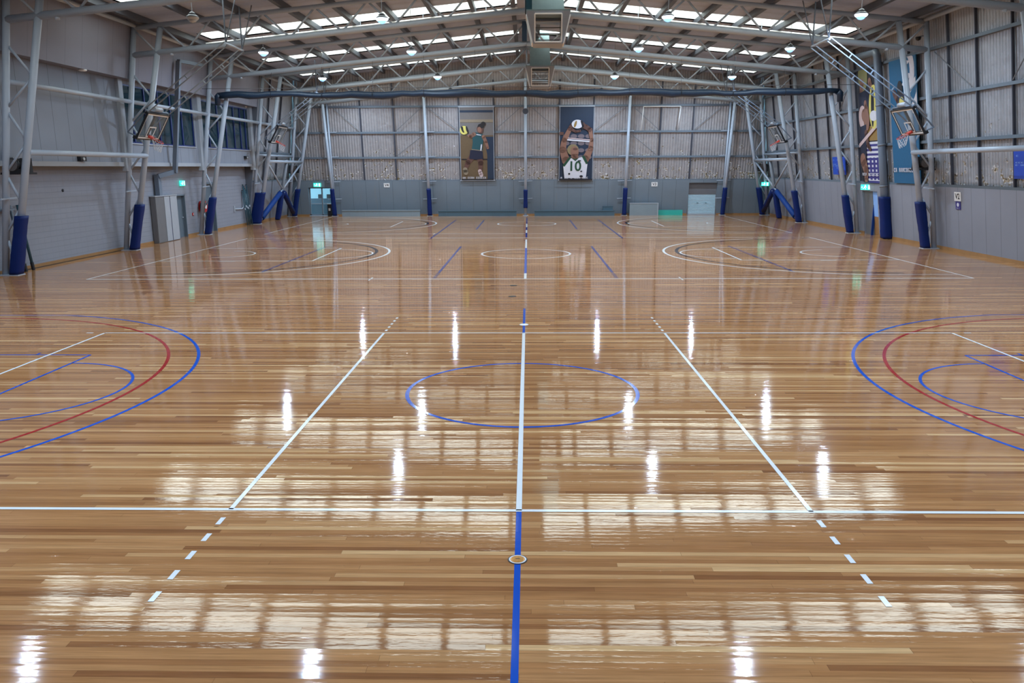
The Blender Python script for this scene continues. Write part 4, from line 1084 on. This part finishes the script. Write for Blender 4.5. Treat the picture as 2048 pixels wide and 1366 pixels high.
# ------------------------------------------------------------------ exit signs
def exit_sign(label, c, u, v, n):
    c = Vector(c); u = Vector(u).normalized(); v = Vector(v).normalized(); n = Vector(n).normalized()
    t = thing('exit_sign', label, 'exit sign', c, 'lit green exit signs')
    W, H = 0.52, 0.26
    P = [c-u*W/2-v*H/2, c+u*W/2-v*H/2, c+u*W/2+v*H/2, c-u*W/2+v*H/2]
    MB().prism(P, n*-0.05, n*0.02).build('case', 'exit', t)
    b = MB(); off = n*0.024
    def q(pts): b.add([c+u*x+v*y+off for x, y in pts], [tuple(range(len(pts)))])
    q([(0.12, -0.10), (0.22, -0.10), (0.22, 0.10), (0.12, 0.10)])                     # doorway
    q([(-0.03+0.03*math.cos(i*PI/6), 0.085+0.03*math.sin(i*PI/6)) for i in range(12)])    # running figure
    q([(-0.07, 0.05), (0.0, 0.05), (-0.03, -0.02), (-0.09, -0.02)]); q([(-0.06, -0.02), (-0.03, -0.02), (0.02, -0.10), (-0.02, -0.10)]); q([(-0.09, -0.02), (-0.06, -0.02), (-0.12, -0.09), (-0.15, -0.07)])
    q([(-0.01, 0.04), (0.06, 0.0), (0.05, -0.02), (-0.03, 0.02)]); q([(-0.23, 0.0), (-0.17, 0.05), (-0.17, -0.05)])
    b.build('pictogram', 'exit_white', t)
exit_sign('lit green exit sign above the left grey door', (-17.46, 28.9, 2.72), (0, 1, 0), (0, 0, 1), (1, -0.2, 0))
exit_sign('lit green exit sign above the glass doors in the far left corner', (-15.28, yw(2.24)-0.08, 2.24), (1, 0, 0), (0, 0, 1), (0, -1, 0))
exit_sign('lit green exit sign low behind the farthest right frame leg', (16.95, 46.2, 2.2), (1, -0.6, 0), (0, 0, 1), (-0.6, -1, 0))
exit_sign('lit green exit sign above the right doorway', (xw(2.4)-0.12, 29.15, 2.39), (1, -1, 0), (0, 0, 1), (-1, -1, 0))

# ------------------------------------------------------------------ doors
# left grey door in its recess
o = MB().bb((XL-0.14, D1a, 0.0), (XL-0.20, D1b, 2.15)).build('door_1', 'greydoor', kind='structure')
b = MB(); b.bb((XL-0.14, D1a, 0), (XL+0.02, D1a+0.06, 2.15)); b.bb((XL-0.14, D1b-0.06, 0), (XL+0.02, D1b, 2.15)); b.bb((XL-0.14, D1a, 2.09), (XL+0.02, D1b, 2.15)); b.build('door_frame', 'greydoor', o)
MB().bb((XL-0.14, D1b-0.22, 0.98), (XL-0.08, D1b-0.14, 1.02)).build('handle', 'steel', o)
o = MB().bb((XL-0.14, D2a, 0.0), (XL-0.20, D2b, 2.7)).build('door_2', 'greydoor', kind='structure')
b = MB(); b.bb((XL-0.14, D2a, 0), (XL+0.03, D2a+0.08, 2.7)); b.bb((XL-0.14, D2b-0.08, 0), (XL+0.03, D2b, 2.7)); b.bb((XL-0.14, D2a, 2.6), (XL+0.03, D2b, 2.7)); b.build('door_frame', 'greydoor', o)
# glass doors far left
Yg = Y1-0.02
b = MB()
for x in (GD0+0.04, (GD0+GD1)/2, GD1-0.04): b.bb((x-0.045, Yg, 0), (x+0.045, Yg+0.1, GDH))
b.bb((GD0, Yg, GDH-0.07), (GD1, Yg+0.1, GDH)); b.bb((GD0, Yg, 0.0), (GD1, Yg+0.1, 0.12)); 
o = b.build('door_3', 'steel_dark', kind='structure')
for x0, x1 in ((GD0+0.08, (GD0+GD1)/2-0.04), ((GD0+GD1)/2+0.04, GD1-0.08)):
    MB().bb((x0, Yg+0.04, 0.12), (x1, Yg+0.05, GDH-0.07)).build('pane', 'glass', o)
    MB().bb((x0, Yg, 0.84), (x1, Yg+0.03, 0.90)).build('push_bar', 'steel', o)
MB().bb((GD0, Yg-0.25, 0), (GD1, Yg, 0.03)).build('threshold', 'steel', o)
# place beyond the glass doors
MB().bb((-24, 48.3, -0.25), (-8, 60, -0.05)).build('ground', 'concrete', kind='structure')
MB().bb((-24, 53.5, -0.05), (-8, 53.8, 3.2)).build('wall_outside', 'white', kind='structure')
b = MB().bb((-17.6, 50.2, -0.05), (-13.2, 50.5, 0.80)); tag(b.build('reception_counter', 'post_teal', loc=(-15.4, 50.2, -0.05)), 'dark teal low counter seen through the glass doors', 'counter')
b = MB().bb((-17.6, 51.0, -0.05), (-13.2, 51.3, 1.12)); tag(b.build('low_wall', 'girt', loc=(-15.4, 51.0, -0.05)), 'grey low wall behind the counter through the glass doors', 'wall')
for k, (x, wd) in enumerate(((-16.3, 0.35), (-15.55, 0.5), (-14.75, 0.3))):
    t = thing('office_chair', ['dark chair back seen through the left glass door', 'wider dark chair back beside the middle door stile', 'dark chair back seen through the right glass door'][k], 'chair', (x, 51.7, -0.05), 'chairs beyond the glass doors')
    MB().bb((x-wd/2, 51.6, 0.95), (x+wd/2, 51.68, 1.42)).build('backrest', 'black', t); MB().bb((x-wd/2, 51.6, 0.45), (x+wd/2, 52.1, 0.52)).build('seat', 'black', t); MB().tube((x, 51.85, -0.05), (x, 51.85, 0.46), 0.04, 8).build('stem', 'black', t)
t = thing('waste_bin', 'black bin with a pale label just inside the right glass door', 'bin', (-14.42, 46.95, 0))
MB().bb((-14.62, 46.92, 0), (-14.32, 47.15, 0.85)).build('body', 'black', t); MB().bb((-14.64, 46.90, 0.85), (-14.30, 47.16, 0.90)).build('lid', 'white', t); MB().bb((-14.54, 46.905, 0.38), (-14.40, 46.92, 0.56)).build('label_plate', 'white', t)
# right exit doorway
b = side_slab(1, 0, DRH, 0.06, 0.10, y0=DR0+0.80, y1=DR1); side_slab(1, 0, DRH, 0.04, 0.20, y0=DR0, y1=DR1, b=b)
o = b.build('door_4', 'cupgrey', kind='structure')
side_slab(1, 0.95, DRH, 0.04, 0.12, y0=DR0, y1=DR0+0.80).build('upper_panel', 'signtext', o)
side_slab(1, 0, 0.95, 0.04, 0.12, y0=DR0, y1=DR0+0.80).build('lower_panel', 'skirt', o)
b = MB().bb((XR-0.10, DR0+0.76, 0.0), (XR+0.02, DR0+0.82, 2.12)); tag(b.build('door_leaf', 'pad_light', loc=(XR, DR0+0.76, 0)), 'open blue door leaf standing edge-on in the right exit doorway', 'door')
# roller door on the back wall
b = MB()
for k in range(14):
    z = 0.03+k*0.105; b.prism([(RD0, Y1+0.03, z), (RD0, Y1-0.005, z+0.02), (RD0, Y1-0.005, z+0.075), (RD0, Y1+0.03, z+0.10)], (0, 0, 0), (RD1-RD0, 0, 0))
o = b.build('door_5', 'shutter', kind='structure')
MB().bb((RD0, Y1-0.03, 1.48), (RD1, Y1+0.1, RDH)).build('roller_box', 'cupgrey', o)
for x in (12.45, 13.05): MB().bb((x-0.06, Y1-0.03, 0.82), (x+0.06, Y1+0.0, 0.86)).build('handle', 'black', o)
MB().bb((RD0, Y1-0.03, 0.0), (RD1, Y1+0.02, 0.05)).build('bottom_rail', 'shutter', o)
for x in (RD0, RD1): MB().bb((x-0.05, Y1-0.06, 0.0), (x+0.03, Y1+0.02, 2.3)).build('guide', 'cupgrey', o)

# ------------------------------------------------------------------ things along the back wall
def bench(x0, x1, h, m, label):
    t = thing('long_bench', label, 'bench', ((x0+x1)/2, 46.5, 0), 'folded benches along the back wall')
    MB().bb((x0, 46.22, 0.0), (x1, 46.62, h-0.05)).build('body', m, t); MB().bb((x0-0.02, 46.18, h-0.05), (x1+0.02, 46.64, h)).build('top', m, t)
    n = 5
    for k in range(n): MB().bb((x0+(x1-x0)*(k+.5)/n-0.02, 46.20, 0.02), (x0+(x1-x0)*(k+.5)/n+0.02, 46.222, h-0.06)).build('rib', m, t)
bench(-13.4, -7.75, 0.44, 'bench_grey', 'long pale grey box bench against the back wall by the glass doors')
bench(-6.4, -0.75, 0.38, 'teal_dark', 'long dark teal bench on the back wall, left of the middle column')
bench(0.55, 6.3, 0.38, 'teal_dark', 'long dark teal bench on the back wall, right of the middle column')
t = thing('storage_box', 'small dark teal box at the right end of the right teal bench', 'box', (5.87, 46.75, 0)); MB().bb((5.5, 46.68, 0), (6.22, 46.95, 0.62)).build('body', 'teal_dark', t); MB().bb((5.48, 46.66, 0.62), (6.24, 46.97, 0.66)).build('lid', 'teal_dark', t)
t = thing('panel_trolley', 'pale grey upright panel box standing on the back wall below the V3 sign', 'box', (8.44, 46.7, 0))
MB().bb((7.42, 46.5, 0.0), (9.48, 46.9, 0.84)).build('body', 'bench_grey', t); MB().bb((7.40, 46.48, 0.84), (9.50, 46.92, 0.88)).build('lid', 'offwhite', t); MB().bb((9.42, 46.49, 0), (9.48, 46.50, 0.84)).build('edge_strip', 'offwhite', t)
t = thing('green_board', 'low sea green board leaning at the back wall left of the roller door', 'board', (10.4, 46.9, 0)); MB().bb((9.55, 46.85, 0.03), (11.3, 46.92, 0.36)).build('board', 'green', t); MB().bb((9.55, 46.80, 0), (11.3, 46.97, 0.03)).build('foot', 'green', t)

# ------------------------------------------------------------------ things along the left wall
t = thing('tall_cupboard', 'tall shallow cupboard with one grey and two pale fronts left of the grey door', 'cupboard', (-17.35, 26.45, 0))
MB().bb((XL+0.035, 25.3, 0), (-17.30, 27.62, 2.16)).build('body', 'cupgrey', t)
MB().bb((-17.30, 25.32, 0.03), (-17.275, 26.20, 2.14)).build('side_panel', 'cupgrey', t)
for ya, yb_ in ((26.22, 26.78), (26.86, 27.60)): MB().bb((-17.30, ya, 0.03), (-17.265, yb_, 2.14)).build('door', 'cupwhite', t)
MB().bb((-17.30, 26.79, 0.03), (-17.285, 26.85, 2.05)).build('gap_strip', 'bluewin', t); MB().bb((XL+0.03, 25.26, 2.16), (-17.25, 27.64, 2.20)).build('top', 'cupwhite', t)
t = thing('square_duct', 'blue-grey square duct dropping down the left wall to the cupboard', 'duct', (-16.7, 27.4, 2.2))
dt_ = at_x((357, 122), -16.08); db_ = at_x((350, 345), -16.72)
MB().beam(dt_, db_, 0.19, 0.19, up=(0, 1, 0)).build('upper_run', 'pipe', t)
MB().beam(dt_, dt_+Vector((0.05, 2.6, 0.12)), 0.15, 0.15).build('head_run', 'pipe', t)
MB().beam(db_+Vector((0, 0.05, 0.05)), (-17.3, 25.9, 3.10), 0.20, 0.20).build('sloping_run', 'pipe', t)
MB().beam((-17.36, 25.95, 3.18), (-17.36, 25.95, 2.205), 0.20, 0.30, up=(0, 1, 0)).build('lower_run', 'pipe', t)
t = thing('hose_reel', 'red fire hose reel on the left wall behind the third padded leg', 'hose reel', (-17.45, 31.2, 1.45))
b = MB(); c = Vector((XL+0.16, 31.1, 1.45))
b.tube(c-Vector((0.14, 0, 0)), c-Vector((0.10, 0, 0)), 0.30, 28); b.tube(c+Vector((0.08, 0, 0)), c+Vector((0.12, 0, 0)), 0.30, 28); hd = b.build('drum', 'red', t)
b = MB()
for k in range(4): b.path([c+Vector((-0.06+k*0.045, 0.22*math.cos(2*PI*i/24), 0.22*math.sin(2*PI*i/24))) for i in range(25)], 0.024, 6)
b.build('hose', 'black', hd); MB().tube(c+Vector((0.12, 0, 0)), c+Vector((0.15, 0, 0)), 0.13, 20).build('hub', 'white', hd); MB().path([c+Vector((0.1, 0.1, -0.28)), c+Vector((0.1, 0.06, -0.42)), c+Vector((0.1, 0.1, -0.52))], 0.03, 8).build('nozzle', 'black', t)
t = thing('call_point', 'small red call point on the left wall right of the grey door', 'alarm', (XL, 30.0, 1.1)); MB().bb((XL, 29.95, 1.03), (XL+0.05, 30.08, 1.17)).build('box', 'red', t); MB().bb((XL+0.05, 29.98, 1.06), (XL+0.055, 30.05, 1.14)).build('face', 'white', t)
t = thing('wall_pipe', 'thin bent grey pipe on the left wall beside the teal posts', 'pipe', (-17.5, 36.5, 1.05)); MB().path([(XL+0.05, 36.1, 1.05), (XL+0.08, 37.2, 1.02), (XL+0.08, 37.45, 1.1), (XL+0.08, 37.5, 2.1)], 0.035, 8).build('pipe', 'steel', t, smooth=True); MB().bb((XL, 35.95, 0.9), (XL+0.06, 36.12, 1.25)).build('wall_plate', 'offwhite', t)
pn = ['first', 'second', 'third', 'fourth', 'fifth', 'sixth']
for k in range(6):
    y = 37.42+0.15*k; h = 2.1+0.11*((k*3) % 4)
    t = thing('net_post', 'teal net post leaning on the left wall, %s from the camera of the bundle' % pn[k], 'post', (-17.3+0.03*(k % 2), y, 0), 'teal posts leaning on the left wall')
    p0 = Vector((-17.27+0.05*(k % 2), y, 0.0)); p1 = Vector((-17.46, y+0.02, h))
    MB().tube(p0, p1, 0.034, 10).build('tube', 'post_teal', t, smooth=True); MB().tube(p0.lerp(p1, 0.45), p0.lerp(p1, 0.50), 0.046, 10).build('clamp', 'steel', t); MB().tube(p1, p1+Vector((0, 0, 0.05)), 0.038, 10).build('cap', 'black', t)
for k in range(2):
    y = 14.95+0.42*k
    t = thing('net_post', 'dark net post leaning on the left wall behind the nearest pad, %s of two' % ('left', 'right')[k], 'post', (-17.25, y, 0), 'dark posts behind the nearest pad')
    p0 = Vector((-17.2, y, 0.0)); p1 = Vector((-17.46, y-0.02, 2.25))
    MB().tube(p0, p1, 0.05, 10).build('tube', 'pipe' if k == 0 else 'post_teal', t, smooth=True); MB().tube(p0, p0.lerp(p1, 0.12), 0.06, 10).build('foot', 'black', t); MB().tube(p0.lerp(p1, 0.52), p0.lerp(p1, 0.55), 0.065, 10).build('clamp', 'steel', t)
t = thing('wall_shelf', 'small pale shelf on the left wall behind the nearest frame legs', 'shelf', (-17.4, 14.5, 2.1)); MB().bb((XL, 13.9, 2.10), (-17.2, 14.8, 2.16)).build('board', 'pipe', t); MB().bb((XL, 14.0, 1.9), (-17.5, 14.06, 2.1)).build('bracket', 'pipe', t)
for (x, y, z, lb) in ((XU, 18.75, 3.82, 'small black camera box on the left wall band below the near tube'), (XU, 36.95, 4.08, 'small black camera box on the left wall band below the farther windows')):
    t = thing('security_camera', lb, 'camera', (x+0.1, y, z), 'small black wall cameras'); MB().bb((x, y-0.2, z-0.08), (x+0.14, y+0.2, z+0.09)).build('housing', 'black', t); MB().tube((x+0.14, y, z), (x+0.17, y, z), 0.06, 14).build('eye', 'lens_off', t)
# winches on brackets beside the frame legs
def winch(s, Y, z, label, sc=1.0):
    x = s*(out_x(z)-0.22); t = thing('curtain_winch', label, 'winch', (x, Y, z), 'black winches on frame brackets')
    yy = Y+0.34
    MB().bb((x-0.42, yy-0.3, z), (x+0.42, yy+0.3, z+0.06)).build('shelf_plate', 'black', t); MB().bb((x-0.1, yy-0.3, z+0.06), (x+0.38, yy+0.1, z+0.18)).build('gearbox', 'black', t)
    b = MB(); b.tube((x-0.02, yy-0.32, z+0.30), (x-0.02, yy+0.2, z+0.30), 0.19, 20); dr_ = b.build('drum', 'louvre', t, smooth=True)
    b = MB()
    for k in range(5): b.path([(x-0.02+0.20*math.cos(2*PI*i/20), yy-0.30+0.1*k, z+0.30+0.20*math.sin(2*PI*i/20)) for i in range(21)], 0.016, 6)
    b.build('cable_turns', 'black', dr_); MB().bb((x-0.36, yy-0.25, z+0.06), (x-0.26, yy+0.2, z+0.55)).build('end_plate', 'black', t); MB().bb((x+0.26, yy-0.28, z+0.06), (x+0.36, yy+0.2, z+0.52)).build('end_plate', 'black', t)
    MB().beam((x+s*0.3, yy-0.3, z), (x+s*0.3, Y, z-0.02), 0.06, 0.05).build('arm', 'black', t)
winch(-1, 14.1, 3.28, 'black winch on a shelf by the nearest left frame leg')
winch(1, 22.3, 3.25, 'black winch with cable turns on the right frame leg beside the blue banner')
winch(-1, 46.2, 3.1, 'small black winch on the farthest left frame leg'); winch(1, 46.2, 3.1, 'small black winch on the farthest right frame leg')

# ------------------------------------------------------------------ right wall downpipe
t = thing('downpipe', 'thick blue-grey downpipe on the right wall between the poster and the banner', 'pipe', (17.3, 26.85, 0), None)
px0 = lambda z: xw(z)-0.20
MB().path([(px0(0.02), 26.9, 0.02), (px0(4), 26.9, 4.0), (px0(8.35), 26.9, 8.35), (px0(8.6), 27.05, 8.55), (px0(8.6), 29.6, 8.62)], 0.17, 16).build('pipe', 'pipe', t, smooth=True)
for z in (2.5, 4.4, 6.2): MB().tube((px0(z-.04), 26.9, z-.04), (px0(z+.04), 26.9, z+.04), 0.19, 16).build('collar', 'steel_dark', t, smooth=True)
o = pad_mesh((px0(0.03), 26.9, 0.03), (px0(2.0), 26.9, 2.0), 0.46, 0.50, seed=77).build('column_pad', 'pad', loc=(px0(0), 26.9, 0.03), smooth=True); tag(o, 'thick navy pad round the downpipe right of the exit doorway', 'padding', 'blue pads round the steel columns')

# ------------------------------------------------------------------ small fittings
t = thing('loudspeaker', 'dark round loudspeaker on the middle back wall column above the posters', 'speaker', (-0.1, 45.85, 7.2))
MB().tube((-0.1, 45.66, 7.25), (-0.1, 45.84, 7.25), 0.20, 20, 0.12).build('horn', 'stud', t, smooth=True)
MB().bb((-0.18, 45.84, 7.12), (-0.02, 45.97, 7.38)).build('mount', 'black', t)
t = thing('hanging_frame', 'empty thin white pipe frame hung on the back wall right of the fourth column', 'frame', (9.4, yw(5.9), 5.9))
for (xa, za), (xb, zb) in (((8.15, 7.55), (10.75, 7.55)), ((8.15, 7.55), (8.05, 5.95)), ((10.75, 7.55), (10.62, 5.95))):
    MB().tube((xa, yw(za)-0.12, za), (xb, yw(zb)-0.12, zb), 0.03, 8).build('pipe', 'white', t, smooth=True)
for k, (px_, lb) in enumerate((((165, 139), 'white oval downlight in the left soffit, nearer one'), ((489, 213), 'white oval downlight in the left soffit, farther one'))):
    d = ray(px_); P = CAM+d*((7.095-CAM.z)/d.z)
    t = thing('soffit_light', lb, 'light', (P.x, P.y, 7.1), 'soffit downlights')
    MB().lathe((P.x, P.y, 7.04), [(0.13, 0.0), (0.15, 0.02), (0.15, 0.06)], 24).build('trim_ring', 'white', t, smooth=True); MB().lathe((P.x, P.y, 7.03), [(0.10, 0.0), (0.11, 0.015)], 20).build('lens', 'exit_white' if False else 'white', t)
P = at_x((125, 381), XL)
t = thing('wall_socket', 'small round black fitting alone on the left blockwork', 'fitting', (XL, P.y, P.z)); MB().tube((XL, P.y, P.z), (XL+0.03, P.y, P.z), 0.055, 18).build('plate', 'black', t, smooth=True)
MB().tube((XL+0.03, P.y, P.z), (XL+0.035, P.y, P.z), 0.03, 14).build('cap', 'stud', t)
t = thing('security_camera', 'small black camera high on the right wall beside the second frame', 'camera', (16.2, 22.9, 8.7), 'small black wall cameras')
MB().lathe((16.1, 22.9, 8.55), [(0.02, -0.10), (0.09, -0.06), (0.11, 0.0), (0.11, 0.05)], 18).build('dome', 'black', t, smooth=True); MB().beam((16.1, 22.9, 8.60), (16.42, 22.9, 8.66), 0.05, 0.05).build('arm', 'steel', t)
